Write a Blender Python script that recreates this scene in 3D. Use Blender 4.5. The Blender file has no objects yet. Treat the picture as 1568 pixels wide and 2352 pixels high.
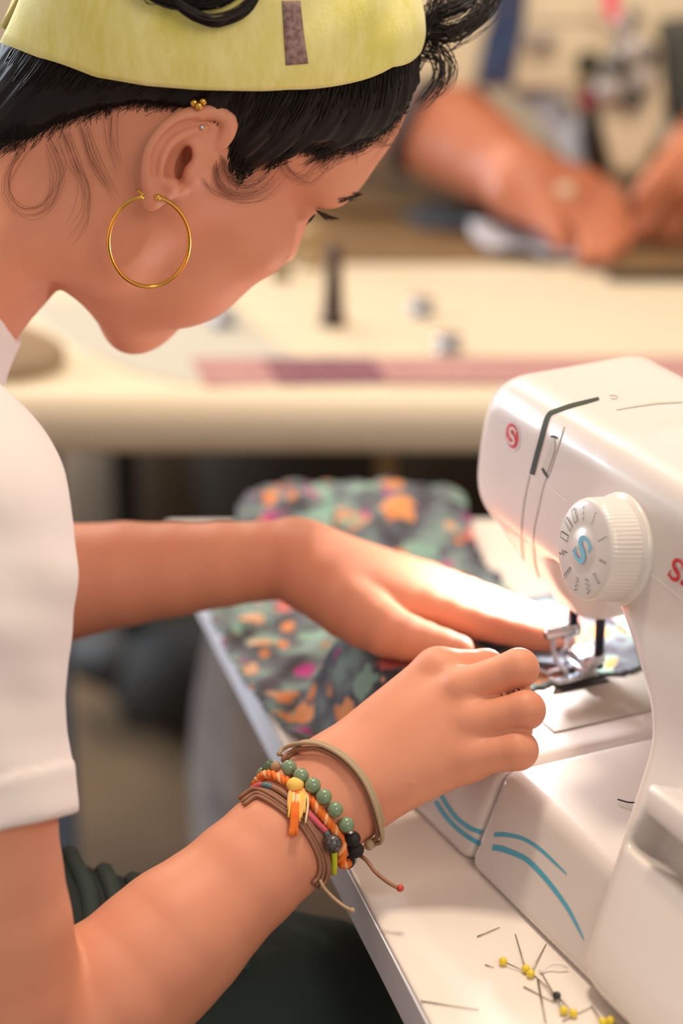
import bpy, bmesh, math, random
import numpy as np
from mathutils import Vector, Matrix
from mathutils.bvhtree import BVHTree

# ------------------------------------------------------------------ camera, world, lights, exposure
SC = bpy.context.scene
COL = SC.collection
FPX = 5274.0                      # focal length in pixels of the 1568 x 2352 frame
PITCH = math.radians(22.0)
CAM = np.array([0.0, 0.0, 1.36])
FW = np.array([0.0, math.cos(PITCH), -math.sin(PITCH)])
RT = np.array([1.0, 0.0, 0.0])
UP = np.array([0.0, math.sin(PITCH), math.cos(PITCH)])
TABLE_Z = 0.75
LAMP_W = 1.15

cam_data = bpy.data.cameras.new('camera')
cam_data.sensor_fit = 'VERTICAL'
cam_data.sensor_height = 22.3
cam_data.lens = 50.0 * FPX / 5273.5
cam_data.clip_start = 0.05
cam_data.dof.use_dof = True
cam_data.dof.focus_distance = 1.135
cam_data.dof.aperture_fstop = 2.1
cam_ob = bpy.data.objects.new('camera', cam_data)
COL.objects.link(cam_ob)
cam_ob.location = CAM
cam_ob.rotation_euler = (math.pi / 2 - PITCH, 0, 0)
SC.camera = cam_ob

world = bpy.data.worlds.new('room_light')
SC.world = world
world.use_nodes = True
bgn = world.node_tree.nodes['Background']
bgn.inputs['Color'].default_value = (1.0, 0.90, 0.82, 1)
bgn.inputs['Strength'].default_value = 0.50

def area_light(name, loc, target, size, power, color, size_y=None):
    l = bpy.data.lights.new(name, 'AREA')
    l.energy = power
    l.color = color
    l.size = size
    if size_y:
        l.shape = 'RECTANGLE'
        l.size_y = size_y
    o = bpy.data.objects.new(name, l)
    COL.objects.link(o)
    o.location = loc
    d = Vector(target) - Vector(loc)
    o.rotation_euler = d.to_track_quat('-Z', 'Y').to_euler()
    return o

area_light('ceiling_lamp', (0.05, 1.45, 2.75), (0.08, 1.1, 0.8), 0.30, 27, (1.0, 0.83, 0.64))
area_light('front_fill', (1.1, -0.9, 2.5), (0.0, 1.2, 0.9), 0.9, 21, (1.0, 0.84, 0.68))  # soft fill added behind the camera, stands in for room bounce
area_light('ceiling_lamp_far', (0.5, 1.95, 2.7), (0.2, 2.1, 0.7), 0.6, 10, (1.0, 0.84, 0.66))
area_light('floor_fill', (-1.0, 3.7, 2.6), (-0.4, 2.9, 0.0), 0.7, 40, (1.0, 0.84, 0.66))  # added unseen lamp that brightens the floor below the tables
area_light('window_light', (-2.3, 3.0, 1.3), (0.0, 1.3, 0.75), 1.2, 85, (0.80, 0.90, 1.0))

SC.view_settings.view_transform = 'Standard'
SC.view_settings.look = 'None'
SC.view_settings.gamma = 1.0
SC.view_settings.use_curve_mapping = False
SC.view_settings.exposure = -0.10

# ------------------------------------------------------------------ helpers
def P(x, y, d):
    """Point at depth d (m) on the sight line of photo pixel (x, y)."""
    return CAM + d * FW + (x - 784) / FPX * d * RT - (y - 1176) / FPX * d * UP

def T(x, y, z):
    """Point at height z on the sight line of photo pixel (x, y)."""
    v = FW + (x - 784) / FPX * RT - (y - 1176) / FPX * UP
    return CAM + v * ((z - CAM[2]) / v[2])

def to_px(w):
    q = np.asarray(w) - CAM
    d = q @ FW
    return np.stack([784 + FPX * (q @ RT) / d, 1176 - FPX * (q @ UP) / d], -1)

def tag(o, label=None, cat=None, group=None, kind=None):
    if label: o['label'] = label
    if cat: o['category'] = cat
    if group: o['group'] = group
    if kind: o['kind'] = kind
    return o

def empty(name, loc, label, cat, group=None):
    o = bpy.data.objects.new(name, None)
    COL.objects.link(o)
    o.location = tuple(loc)
    o.empty_display_size = 0.02
    tag(o, label, cat, group)
    return o

def link_mesh(name, verts, faces, mat=None, parent=None, smooth=True):
    me = bpy.data.meshes.new(name)
    if isinstance(verts, np.ndarray): verts = verts.tolist()
    if isinstance(faces, np.ndarray): faces = faces.tolist()
    if parent is not None:
        pl = np.array(parent.location) if parent.parent is None else np.array(parent.location) + np.array(parent.parent.location)
        verts = (np.array(verts) - pl).tolist()
    me.from_pydata(verts, [], faces)
    me.update()
    if smooth:
        me.polygons.foreach_set('use_smooth', [True] * len(me.polygons))
    o = bpy.data.objects.new(name, me)
    COL.objects.link(o)
    if mat: me.materials.append(mat)
    if parent is not None: o.parent = parent
    return o

class MB:
    """Collects simple shapes into one mesh."""
    def __init__(s): s.v = []; s.f = []
    def add(s, v, f):
        n = len(s.v)
        s.v += [tuple(map(float, q)) for q in v]
        s.f += [tuple(n + i for i in q) for q in f]
        return s
    def tube(s, pts, r, seg=8, closed=False, caps=True, flat=None):
        pts = np.asarray(pts, float); n = len(pts)
        r = np.broadcast_to(np.asarray(r, float), (n,))
        if closed: tan = np.roll(pts, -1, 0) - np.roll(pts, 1, 0)
        else: tan = np.gradient(pts, axis=0)
        tan /= np.linalg.norm(tan, axis=1)[:, None] + 1e-12
        ref = np.array([0, 0, 1.0]) if abs(tan[0][2]) < .9 else np.array([1.0, 0, 0])
        nrm = np.cross(tan[0], ref); nrm /= np.linalg.norm(nrm)
        V = []
        for i in range(n):
            nrm = nrm - tan[i] * (nrm @ tan[i]); nrm /= np.linalg.norm(nrm) + 1e-12
            b = np.cross(tan[i], nrm)
            for j in range(seg):
                a = 2 * math.pi * j / seg
                V.append(pts[i] + r[i] * (math.cos(a) * nrm + math.sin(a) * b))
        F_ = []
        for i in range(n if closed else n - 1):
            i2 = (i + 1) % n
            for j in range(seg):
                j2 = (j + 1) % seg
                F_.append((i * seg + j, i * seg + j2, i2 * seg + j2, i2 * seg + j))
        if caps and not closed:
            F_.append(tuple(range(seg))[::-1]); F_.append(tuple((n - 1) * seg + j for j in range(seg)))
        return s.add(V, F_)
    def ball(s, c, r, seg=16, rings=10, M=None):
        r = np.broadcast_to(np.asarray(r, float), (3,)); c = np.asarray(c, float)
        V = [(0, 0, 1)]
        for i in range(1, rings):
            t = math.pi * i / rings
            for j in range(seg):
                a = 2 * math.pi * j / seg
                V.append((math.sin(t) * math.cos(a), math.sin(t) * math.sin(a), math.cos(t)))
        V.append((0, 0, -1)); V = np.array(V) * r
        if M is not None: V = V @ np.asarray(M).T
        V = V + c; F_ = []
        for j in range(seg): F_.append((0, 1 + j, 1 + (j + 1) % seg))
        for i in range(rings - 2):
            for j in range(seg):
                a = 1 + i * seg; j2 = (j + 1) % seg
                F_.append((a + j, a + seg + j, a + seg + j2, a + j2))
        k = 1 + (rings - 2) * seg; e = len(V) - 1
        for j in range(seg): F_.append((e, k + (j + 1) % seg, k + j))
        return s.add(V, F_)
    def lathe(s, c, axis, prof, seg=32):
        """prof: list of (radius, height along axis)."""
        axis = np.asarray(axis, float); axis /= np.linalg.norm(axis)
        ref = np.array([0, 0, 1.0]) if abs(axis[2]) < .9 else np.array([1.0, 0, 0])
        u = np.cross(axis, ref); u /= np.linalg.norm(u); w = np.cross(axis, u)
        V = []; c = np.asarray(c, float)
        for (r, h) in prof:
            for j in range(seg):
                a = 2 * math.pi * j / seg
                V.append(c + axis * h + r * (math.cos(a) * u + math.sin(a) * w))
        F_ = []
        for i in range(len(prof) - 1):
            for j in range(seg):
                j2 = (j + 1) % seg
                F_.append((i * seg + j, i * seg + j2, (i + 1) * seg + j2, (i + 1) * seg + j))
        F_.append(tuple(range(seg))[::-1]); F_.append(tuple((len(prof) - 1) * seg + j for j in range(seg)))
        return s.add(V, F_)
    def prism(s, poly, vec):
        """polygon (list of 3d points) extruded along vec."""
        poly = [np.asarray(q, float) for q in poly]; n = len(poly); vec = np.asarray(vec, float)
        V = poly + [q + vec for q in poly]
        F_ = [tuple(range(n))[::-1], tuple(range(n, 2 * n))]
        for i in range(n):
            j = (i + 1) % n; F_.append((i, j, n + j, n + i))
        return s.add(V, F_)
    def box(s, o, ax, ay, az):
        """box from corner o with edge vectors."""
        o = np.asarray(o, float); ax, ay, az = (np.asarray(q, float) for q in (ax, ay, az))
        return s.prism([o, o + ax, o + ax + ay, o + ay], az)
    def build(s, name, mat, parent=None, smooth=True, bevel=0, seg=2, auto=False):
        o = link_mesh(name, s.v, s.f, mat, parent, smooth)
        bm = bmesh.new(); bm.from_mesh(o.data)
        bmesh.ops.recalc_face_normals(bm, faces=bm.faces); bm.to_mesh(o.data); bm.free()
        if bevel:
            m = o.modifiers.new('bevel', 'BEVEL'); m.width = bevel; m.segments = seg; m.limit_method = 'ANGLE'; m.angle_limit = math.radians(35)
            m.harden_normals = False
        return o

def spline(pts, n):
    """Catmull-Rom resample through pts (any dimension) to n points."""
    p = np.asarray(pts, float)
    p = np.vstack([2 * p[0] - p[1], p, 2 * p[-1] - p[-2]])
    m = len(p) - 3
    t = np.linspace(0, m - 1e-9, n); i = t.astype(int); f = (t - i)[:, None]
    a, b, c, d = p[i], p[i + 1], p[i + 2], p[i + 3]
    return .5 * (2 * b + (c - a) * f + (2 * a - 5 * b + 4 * c - d) * f ** 2 + (3 * b - a - 3 * c + d) * f ** 3)

# ------------------------------------------------------------------ materials
def nodes_of(name):
    m = bpy.data.materials.new(name); m.use_nodes = True
    nt = m.node_tree; b = nt.nodes['Principled BSDF']
    return m, nt, b

def lin(c):
    return tuple(((x / 255) / 12.92 if x / 255 <= .04045 else ((x / 255 + .055) / 1.055) ** 2.4) for x in c) + (1,)

def mat(name, rgb, rough=.5, metal=0, spec=.5, noise=None, bump=None, sss=0, sss_col=None, coat=0, sheen=0, alpha=1, trans=0):
    """noise: (scale, amount, rgb2[, detail]); bump: (scale, strength, distance)."""
    m, nt, b = nodes_of(name)
    L = nt.links
    b.inputs['Base Color'].default_value = lin(rgb)
    b.inputs['Roughness'].default_value = rough
    b.inputs['Metallic'].default_value = metal
    b.inputs['Specular IOR Level'].default_value = spec
    b.inputs['Coat Weight'].default_value = coat
    b.inputs['Sheen Weight'].default_value = sheen
    b.inputs['Transmission Weight'].default_value = trans
    if sss:
        b.inputs['Subsurface Weight'].default_value = sss
        b.inputs['Subsurface Radius'].default_value = (1.0, .35, .2)
        b.inputs['Subsurface Scale'].default_value = .006
    tc = nt.nodes.new('ShaderNodeTexCoord')
    if noise:
        n = nt.nodes.new('ShaderNodeTexNoise'); n.inputs['Scale'].default_value = noise[0]
        n.inputs['Detail'].default_value = noise[3] if len(noise) > 3 else 4
        L.new(tc.outputs['Object'], n.inputs['Vector'])
        r = nt.nodes.new('ShaderNodeMapRange'); r.inputs[1].default_value = .3; r.inputs[2].default_value = .7
        r.inputs[4].default_value = noise[1]
        L.new(n.outputs['Fac'], r.inputs[0])
        mx = nt.nodes.new('ShaderNodeMix'); mx.data_type = 'RGBA'
        mx.inputs[6].default_value = lin(rgb); mx.inputs[7].default_value = lin(noise[2])
        L.new(r.outputs[0], mx.inputs[0]); L.new(mx.outputs[2], b.inputs['Base Color'])
    if bump:
        n2 = nt.nodes.new('ShaderNodeTexNoise'); n2.inputs['Scale'].default_value = bump[0]; n2.inputs['Detail'].default_value = 3
        L.new(tc.outputs['Object'], n2.inputs['Vector'])
        bp = nt.nodes.new('ShaderNodeBump'); bp.inputs['Strength'].default_value = bump[1]; bp.inputs['Distance'].default_value = bump[2]
        L.new(n2.outputs['Fac'], bp.inputs['Height']); L.new(bp.outputs['Normal'], b.inputs['Normal'])
    return m

# ------------------------------------------------------------------ signed distance modelling
class Frame:
    def __init__(s, o=(0, 0, 0), M=np.eye(3), k=1.0):
        s.o = np.asarray(o, float); s.M = np.asarray(M, float); s.k = k
    def w(s, p): return s.o + (s.M @ (np.asarray(p, float) * s.k))
    def to_local(s, W): return ((W - s.o) @ s.M) / s.k
WF = Frame()

class SDF:
    def __init__(s): s.p = []
    def _add(s, c, R, fn, k, op): s.p.append((np.asarray(c, float), R, fn, k, op)); return s
    def cap(s, a, b, ra, rb=None, k=.004, op='u', flat=None, fr=WF):
        """round cone; flat=(axis, factor): thinner along axis by factor."""
        rb = ra if rb is None else rb
        A = fr.w(a); B = fr.w(b); ra = ra * fr.k; rb = rb * fr.k; k = k * fr.k
        fx = None
        if flat is not None:
            fx = fr.M @ np.asarray(flat[0], float); fx = fx / np.linalg.norm(fx); ff = flat[1]
        ab = B - A; L2 = ab @ ab + 1e-12
        def fn(X):
            q = X - A
            t = np.clip(q @ ab / L2, 0, 1)
            q = q - t[:, None] * ab
            if fx is not None: q = q + np.outer(q @ fx, fx) * (ff - 1)
            return np.sqrt((q * q).sum(1)) - (ra + (rb - ra) * t)
        return s._add((A + B) / 2, math.sqrt(L2) / 2 + max(ra, rb), fn, k, op)
    def chain(s, pts, k=.004, op='u', flat=None, fr=WF, sub=2):
        """pts: list of (point, radius)."""
        q = spline([list(a) + [r] for a, r in pts], (len(pts) - 1) * sub + 1)
        for i, (a, b) in enumerate(zip(q[:-1], q[1:])):
            s.cap(a[:3], b[:3], a[3], b[3], k if i == 0 else .002 / fr.k, op, flat, fr)
        return s
    def ell(s, c, r, k=.004, op='u', M=None, fr=WF):
        c = fr.w(c); r = np.asarray(r, float) * fr.k; k = k * fr.k
        Mw = fr.M if M is None else fr.M @ np.asarray(M)
        rm = r.min()
        def fn(X):
            q = (X - c) @ Mw
            k0 = np.sqrt(((q / r) ** 2).sum(1)); k1 = np.sqrt(((q / r ** 2) ** 2).sum(1)) + 1e-9
            return np.where(k0 < .3, (k0 - 1) * rm, k0 * (k0 - 1) / k1)
        return s._add(c, float(r.max()), fn, k, op)
    def planes(s, pl, c, R, kr=.01, k=.004, op='u', fr=WF, extra=None):
        """smooth intersection of half-spaces [(normal, offset)] in local units, edge rounding kr."""
        N = np.array([np.asarray(n, float) / np.linalg.norm(n) for n, o in pl]); O = np.array([o for n, o in pl], float)
        C = fr.w(c); krw = kr
        def fn(X):
            q = fr.to_local(X)
            D = q @ N.T - O
            d = D[:, 0]
            for i in range(1, D.shape[1]):
                e = D[:, i]; h = np.maximum(krw - np.abs(d - e), 0) / krw
                d = np.maximum(d, e) + h * h * krw * .25
            if extra is not None: d = extra(q, d)
            return d * fr.k
        return s._add(C, R * fr.k, fn, k * fr.k, op)
    def custom(s, c, R, fn, k=.004, op='u'): return s._add(c, R, fn, k, op)
    def ev(s, X, idx=None, mins=None):
        d = np.full(len(X), 1.0, X.dtype)
        for i in (range(len(s.p)) if idx is None else idx):
            c, R, fn, k, op = s.p[i]
            e = fn(X)
            if mins is not None: mins.append(e.min() if op in 'us' else -1)
            if op == 'u':
                h = np.maximum(k - np.abs(d - e), 0) / k; d = np.minimum(d, e) - h * h * k * .25
            elif op == 's':
                e = -e; h = np.maximum(k - np.abs(d - e), 0) / k; d = np.maximum(d, e) + h * h * k * .25
            elif op == 'i':
                h = np.maximum(k - np.abs(d - e), 0) / k; d = np.maximum(d, e) + h * h * k * .25
            elif op == 'd':      # displacement
                d = d + e
        return d
    def project(s, X, idx, h):
        """two Newton steps onto the zero level."""
        e = h * .25; n = len(X)
        for it in range(2):
            Y = np.concatenate([X, X + [e, 0, 0], X + [0, e, 0], X + [0, 0, e]])
            d = s.ev(Y, idx).reshape(4, n)
            g = (d[1:] - d[0]) / e
            st = d[0] / np.maximum((g * g).sum(0), .2)
            X = X - np.clip(st, -h, h)[:, None] * g.T
        return X
    def near(s, c, R):
        return [i for i, q in enumerate(s.p) if np.linalg.norm(q[0] - c) < q[1] + R + .03]
    def mesh(s, h, lo=None, hi=None, smooth=2, B=16):
        cs = np.array([q[0] for q in s.p]); ks = np.array([q[3] for q in s.p]); km = np.maximum.accumulate(ks[::-1])[::-1] * 1.2 + h; Rs = np.array([q[1] for q in s.p]) + km; us = np.array([q[4] == 'u' for q in s.p])
        if lo is None: lo = (cs[us] - Rs[us][:, None]).min(0)
        if hi is None: hi = (cs[us] + Rs[us][:, None]).max(0)
        lo = np.asarray(lo, float) - 2 * h; hi = np.asarray(hi, float) + 2 * h
        n = np.ceil((hi - lo) / h).astype(int) + 1
        nb = -(-n // B)
        g = np.stack(np.meshgrid(*[np.arange(B + 1)] * 3, indexing='ij'), -1).reshape(-1, 3)
        g4 = np.stack(np.meshgrid(*[np.linspace(0, B, 5)] * 3, indexing='ij'), -1).reshape(-1, 3)
        S1, S2 = int(n[1] + B + 2), int(n[2] + B + 2)
        def gid(i): return (i[:, 0].astype(np.int64) * S1 + i[:, 1]) * S2 + i[:, 2]
        ids, vs, quads = [], [], []
        def job(o):
            V_, I_, Q_ = [], [], []
            bl = lo + o * h; bh = bl + B * h
            q = np.maximum(np.maximum(bl - cs, cs - bh), 0)
            idx = np.nonzero((q * q).sum(1) < (Rs + 2 * h) ** 2)[0]
            if len(idx) == 0 or not us[idx].any(): return None
            mins = []
            d4 = s.ev(lo + (o + g4) * h, idx, mins)
            if np.abs(d4).min() > B * h / 4 * 1.8 and (d4 > 0).all() == (d4 > 0).any(): return None
            idx = idx[np.array(mins) - km[idx] < B * h / 4]
            if len(idx) == 0: return None
            d = s.ev(lo + (o + g) * h, idx).reshape((B + 1,) * 3)
            sg = d < 0
            if sg.all() or not sg.any(): return None
            c8 = [sg[a:B + a, b:B + b, c:B + c] for a in (0, 1) for b in (0, 1) for c in (0, 1)]
            cnt = sum(c.astype(np.int8) for c in c8)
            act = (cnt > 0) & (cnt < 8)
            ci = np.argwhere(act)
            if len(ci):
                acc = np.zeros((len(ci), 3)); w = np.zeros(len(ci))
                x, y, z = ci.T
                for ax in range(3):
                    for a in (0, 1):
                        for b in (0, 1):
                            off = [0, 0, 0]; o1, o2 = [t for t in range(3) if t != ax]
                            off[o1] = a; off[o2] = b
                            d0 = d[x + off[0], y + off[1], z + off[2]]
                            off2 = list(off); off2[ax] = 1
                            d1 = d[x + off2[0], y + off2[1], z + off2[2]]
                            cr = (d0 < 0) != (d1 < 0)
                            t = np.where(cr, d0 / np.where(cr, d0 - d1, 1), 0)
                            pnt = np.tile(np.array(off, float), (len(ci), 1)); pnt[:, ax] = t
                            acc += pnt * cr[:, None]; w += cr
                V_.append(s.project(lo + (o + ci + acc / w[:, None]) * h, idx, h)); I_.append(gid(o + ci))
            for ax in range(3):
                sl = [slice(0, B)] * 3; sl2 = list(sl); sl2[ax] = slice(1, B + 1)
                s0 = sg[tuple(sl)]; s1 = sg[tuple(sl2)]
                e = np.argwhere(s0 != s1)
                if not len(e): continue
                fl = s0[tuple(e.T)]
                b1 = np.eye(3, dtype=int)[(ax + 1) % 3]; b2 = np.eye(3, dtype=int)[(ax + 2) % 3]
                p = e + o
                Q = np.stack([gid(p), gid(p - b1), gid(p - b1 - b2), gid(p - b2)], 1)
                Q = np.where(fl[:, None], Q, Q[:, ::-1])
                Q_.append(Q)
            return V_, I_, Q_
        blocks = [np.array([i, j, k]) * B for i in range(nb[0]) for j in range(nb[1]) for k in range(nb[2])]
        for r in map(job, blocks):
            if r: vs += r[0]; ids += r[1]; quads += r[2]
        ids = np.concatenate(ids); vs = np.concatenate(vs); quads = np.concatenate(quads)
        od = np.argsort(ids); ids = ids[od]; vs = vs[od]
        ids, fi = np.unique(ids, return_index=True); vs = vs[fi]
        k = np.clip(np.searchsorted(ids, quads), 0, len(ids) - 1)
        miss = np.unique(quads[ids[k] != quads])
        if len(miss):                       # cells a neighbouring block left out: centre them, smoothing settles them
            mi = np.stack([miss // (S1 * S2), miss // S2 % S1, miss % S2], 1)
            ids = np.concatenate([ids, miss]); vs = np.concatenate([vs, lo + (mi + .5) * h])
            od = np.argsort(ids); ids = ids[od]; vs = vs[od]
            k = np.searchsorted(ids, quads)
        he = np.concatenate([k[:, [i, (i + 1) % 4]] for i in range(4)])      # close single missing quads
        key = np.minimum(he[:, 0], he[:, 1]) * len(vs) + np.maximum(he[:, 0], he[:, 1])
        _, iv, ct = np.unique(key, return_inverse=True, return_counts=True)
        bd = he[ct[iv] == 1]; nxt = {int(b): int(a_) for a_, b in bd}; add = []
        for st in list(nxt):
            lp = [st]
            while len(lp) < 5 and nxt.get(lp[-1]) is not None and nxt[lp[-1]] != st: lp.append(nxt[lp[-1]])
            if len(lp) == 4 and nxt.get(lp[-1]) == st and st == min(lp): add.append(lp)
        if add: k = np.concatenate([k, np.array(add)])
        for it in range(smooth):
            acc = np.zeros_like(vs); w = np.zeros(len(vs))
            for a in range(4):
                i, j = k[:, a], k[:, (a + 1) % 4]
                for c in range(3):
                    acc[:, c] += np.bincount(i, vs[j, c], len(vs)) + np.bincount(j, vs[i, c], len(vs))
                w += np.bincount(i, minlength=len(vs)) + np.bincount(j, minlength=len(vs))
            m = w > 0
            nv = vs.copy(); nv[m] = acc[m] / w[m][:, None]
            vs = vs + (nv - vs) * (.6 if it % 2 == 0 else .5)
        return vs, k

def bvh_of(v, f): return BVHTree.FromPolygons(v.tolist() if isinstance(v, np.ndarray) else v, f.tolist() if isinstance(f, np.ndarray) else f)

def sight(bvh, x, y):
    """surface point and normal on the sight line of photo pixel (x, y)."""
    v = FW + (x - 784) / FPX * RT - (y - 1176) / FPX * UP
    v = v / np.linalg.norm(v)
    h = bvh.ray_cast(Vector(CAM), Vector(v))
    if h[0] is None: return None, None
    return np.array(h[0]), np.array(h[1])

def refine(v, f, sdf, spots, h):
    """split the quads around each spot (centre, radius) once more and settle the new points on the surface."""
    sel = np.zeros(len(v), bool)
    for c, R in spots: sel |= ((v - c) ** 2).sum(1) < R * R
    fm = sel[f].any(1)
    sub, rest = f[fm], f[~fm]
    ids = np.unique(sub)
    me = bpy.data.meshes.new('tmp')
    me.from_pydata(v[ids].tolist(), [], np.searchsorted(ids, sub).tolist())
    bm = bmesh.new(); bm.from_mesh(me); bpy.data.meshes.remove(me)
    n0 = len(ids); ss = sel[ids]
    bm.verts.ensure_lookup_table()
    ed = [e for e in bm.edges if ss[e.verts[0].index] and ss[e.verts[1].index]]
    bmesh.ops.subdivide_edges(bm, edges=ed, cuts=1, use_grid_fill=True)
    bm.verts.index_update()
    co = np.array([q.co for q in bm.verts])
    for c, R in spots:
        m = np.nonzero(((co - c) ** 2).sum(1) < (R + h) ** 2)[0]
        co[m] = sdf.project(co[m], sdf.near(c, R + h), h)
    V = np.concatenate([v, co[n0:]]); V[ids] = co[:n0]
    mp = np.concatenate([ids, len(v) + np.arange(len(co) - n0)])
    F_ = rest.tolist() + [[int(mp[q.index]) for q in p.verts] for p in bm.faces]
    bm.free()
    return V, F_
HEAD_ROT = (18.5, 42.5, 11.0)
# ------------------------------------------------------------------ the seated person: skin, one continuous surface
def rot_head(a, b, c):
    ca, sa, cb, sb, cc, sc = math.cos(a), math.sin(a), math.cos(b), math.sin(b), math.cos(c), math.sin(c)
    yaw = np.array([[ca, -sa, 0], [sa, ca, 0], [0, 0, 1]]); pit = np.array([[cb, 0, sb], [0, 1, 0], [-sb, 0, cb]])
    rol = np.array([[1, 0, 0], [0, cc, -sc], [0, sc, cc]])
    return yaw @ pit @ rol @ np.diag([1.0, -1.0, 1.0])
HM = rot_head(math.radians(HEAD_ROT[0]), math.radians(HEAD_ROT[1]), math.radians(HEAD_ROT[2]))
HK = .0103
HEAD = Frame(P(412, 370, 1.13) - HM @ (np.array([0, 7.3, 0]) * HK), HM, HK)   # f, s (her right), u in cm

def build_head(S):
    H = dict(fr=HEAD)
    S.ell((0.2, 0, 4.3), (9.2, 7.3, 8.4), 1, **H)
    S.ell((4.7, 0, 5.8), (5.0, 5.7, 5.2), 2, **H)                   # forehead
    S.ell((4.0, 0, -2.6), (5.2, 5.9, 7.2), 2.2, **H)                # face core
    S.ell((6.3, 0, -5.2), (2.7, 3.5, 3.6), 1.6, **H)                # muzzle
    for s in (1, -1):
        S.cap((0.8, 6.0 * s, -1.5), (1.4, 5.2 * s, -6.3), 1.3, 1.4, 1.6, **H)
        S.cap((1.2, 5.2 * s, -6.0), (6.4, 1.4 * s, -9.6), 1.5, 1.35, 2.0, **H)
        S.cap((0.5, 6.3 * s, 0.2), (6.9, 4.4 * s, -1.2), 1.0, 1.8, 1.8, **H)     # cheek bone
        S.ell((5.2, 3.5 * s, -4.6), (3.2, 2.5, 3.4), 1.6, **H)
        S.cap((8.5, 1.3 * s, 3.7), (7.7, 4.5 * s, 3.3), 1.2, 1.05, 1.6, **H)     # brow
        S.ell((9.3, 3.3 * s, 1.6), (1.5, 1.8, 1.05), 1.1, op='s', **H)           # socket
        S.ell((7.25, 3.4 * s, 1.75), (1.25, 1.45, 1.2), .35, **H)                # eye under its lids
        S.cap((8.25, 2.2 * s, 2.2), (7.5, 4.8 * s, 1.6), .28, .25, .5, **H)      # lid fold
    S.ell((6.7, 0, -8.9), (1.8, 2.0, 1.7), 1.4, **H)                # chin
    S.ell((3.0, 0, -7.0), (4.2, 4.0, 2.6), 1.8, **H)                # under the jaw
    S.cap((8.3, 0, 2.6), (10.0, 0, -1.5), .65, .85, 1.2, **H)       # nose
    for s in (1, -1): S.ell((9.0, 1.05 * s, -2.1), (.9, .7, .7), .5, **H)
    S.ell((8.9, 0, -4.7), (.9, 2.2, .55), .6, **H)
    S.ell((8.75, 0, -5.75), (.9, 2.0, .6), .5, **H)
    S.cap((10.1, -1.9, -5.2), (10.1, 1.9, -5.2), .45, .45, .5, op='s', **H)

EZ = -FW
EAR_D = 1.128
def E(x, y, z):
    """ear point: photo pixel and height in mm towards the viewer."""
    return P(x, y, EAR_D - z * .001)
def build_ear(S):
    mm = .001
    hel = [(478, 338, 1, 2.0), (505, 330, 3, 2.6), (522, 306, 5, 3.0), (526, 277, 7, 3.2), (498, 258, 9, 3.1), (460, 259, 11, 3.0), (424, 268, 13, 3.0), (392, 286, 14.5, 3.0),
           (366, 314, 15.5, 3.0), (347, 350, 15.5, 2.9), (340, 385, 14.5, 2.7), (341, 418, 12.5, 2.7), (347, 442, 10.5, 3.0), (352, 456, 8.5, 3.4)]
    # back wall of the auricle
    ux = P(470, 260, 1.13) - P(370, 430, 1.13); ux /= np.linalg.norm(ux)
    tilt = math.radians(20)
    rx = np.cross(ux, EZ); rx = rx / np.linalg.norm(rx)          # towards the face
    if rx @ RT < 0: rx = -rx
    ex = rx * math.cos(tilt) - EZ * math.sin(tilt); ez = EZ * math.cos(tilt) + rx * math.sin(tilt)
    M = np.stack([ux, ex, ez], 1)
    S.ell(E(415, 345, 6), (.0255, .0150, .0050), .004, M=M)
    S.ell(E(455, 355, -4), (.020, .0110, .010), .006, M=M)        # root on the head
    S.chain([(E(*a[:3]), a[3] * mm * 1.08) for a in hel], .003, sub=3)
    S.ell(E(356, 448, 7), (.0085, .0058, .0038), .003, M=M)       # lobe
    S.cap(E(372, 440, 5), E(400, 430, 0), .0045, .005, .004)
    # antihelix with its two crura
    an = [(372, 412, 10, 3.2), (371, 380, 12, 3.0), (381, 345, 12.5, 2.8), (404, 318, 12, 2.6), (432, 306, 11, 2.3), (470, 296, 9, 2.0)]
    S.chain([(E(*a[:3]), a[3] * mm) for a in an], .003, sub=3)
    # groove between helix and antihelix, triangular hollow, concha
    gr = [(355, 400, 15.5, 1.2), (355, 370, 17, 1.5), (366, 338, 17.5, 1.7), (388, 308, 16.5, 1.7), (418, 288, 15.5, 1.5), (450, 280, 14, 1.2)]
    for q in spline([list(E(*a[:3])) + [a[3] * mm] for a in gr], 22): S.ell(q[:3], (q[3],) * 3, .0022, op='s')
    fo = [(432, 325, 13.2, 1.3), (462, 314, 12.6, 2.0), (488, 301, 12.2, 2.5), (506, 291, 11.2, 1.8)]
    S.ell(E(495, 300, 1.5), (.010, .007, .004), .003, M=M)
    for q in spline([list(E(*a[:3])) + [a[3] * mm] for a in fo], 18): S.ell(q[:3], (q[3],) * 3, .0016, op='s')
    c2 = P(434, 350, 1.13) - P(410, 415, 1.13); c2 /= np.linalg.norm(c2)
    c1 = np.cross(c2, EZ); M2 = np.stack([c2, c1, EZ], 1)
    S.ell(E(410, 384, 11), (.0125, .0062, .0085), .003, op='s', M=M2)
    S.ell(E(421, 374, 3), (.0085, .0034, .012), .0015, op='s', M=M2)
    S.ell(E(440, 398, 4.5), (.0055, .0040, .0045), .003, M=M2)      # tragus
    S.ell(E(390, 424, 8.5), (.0042, .0042, .0040), .003)            # antitragus

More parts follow.
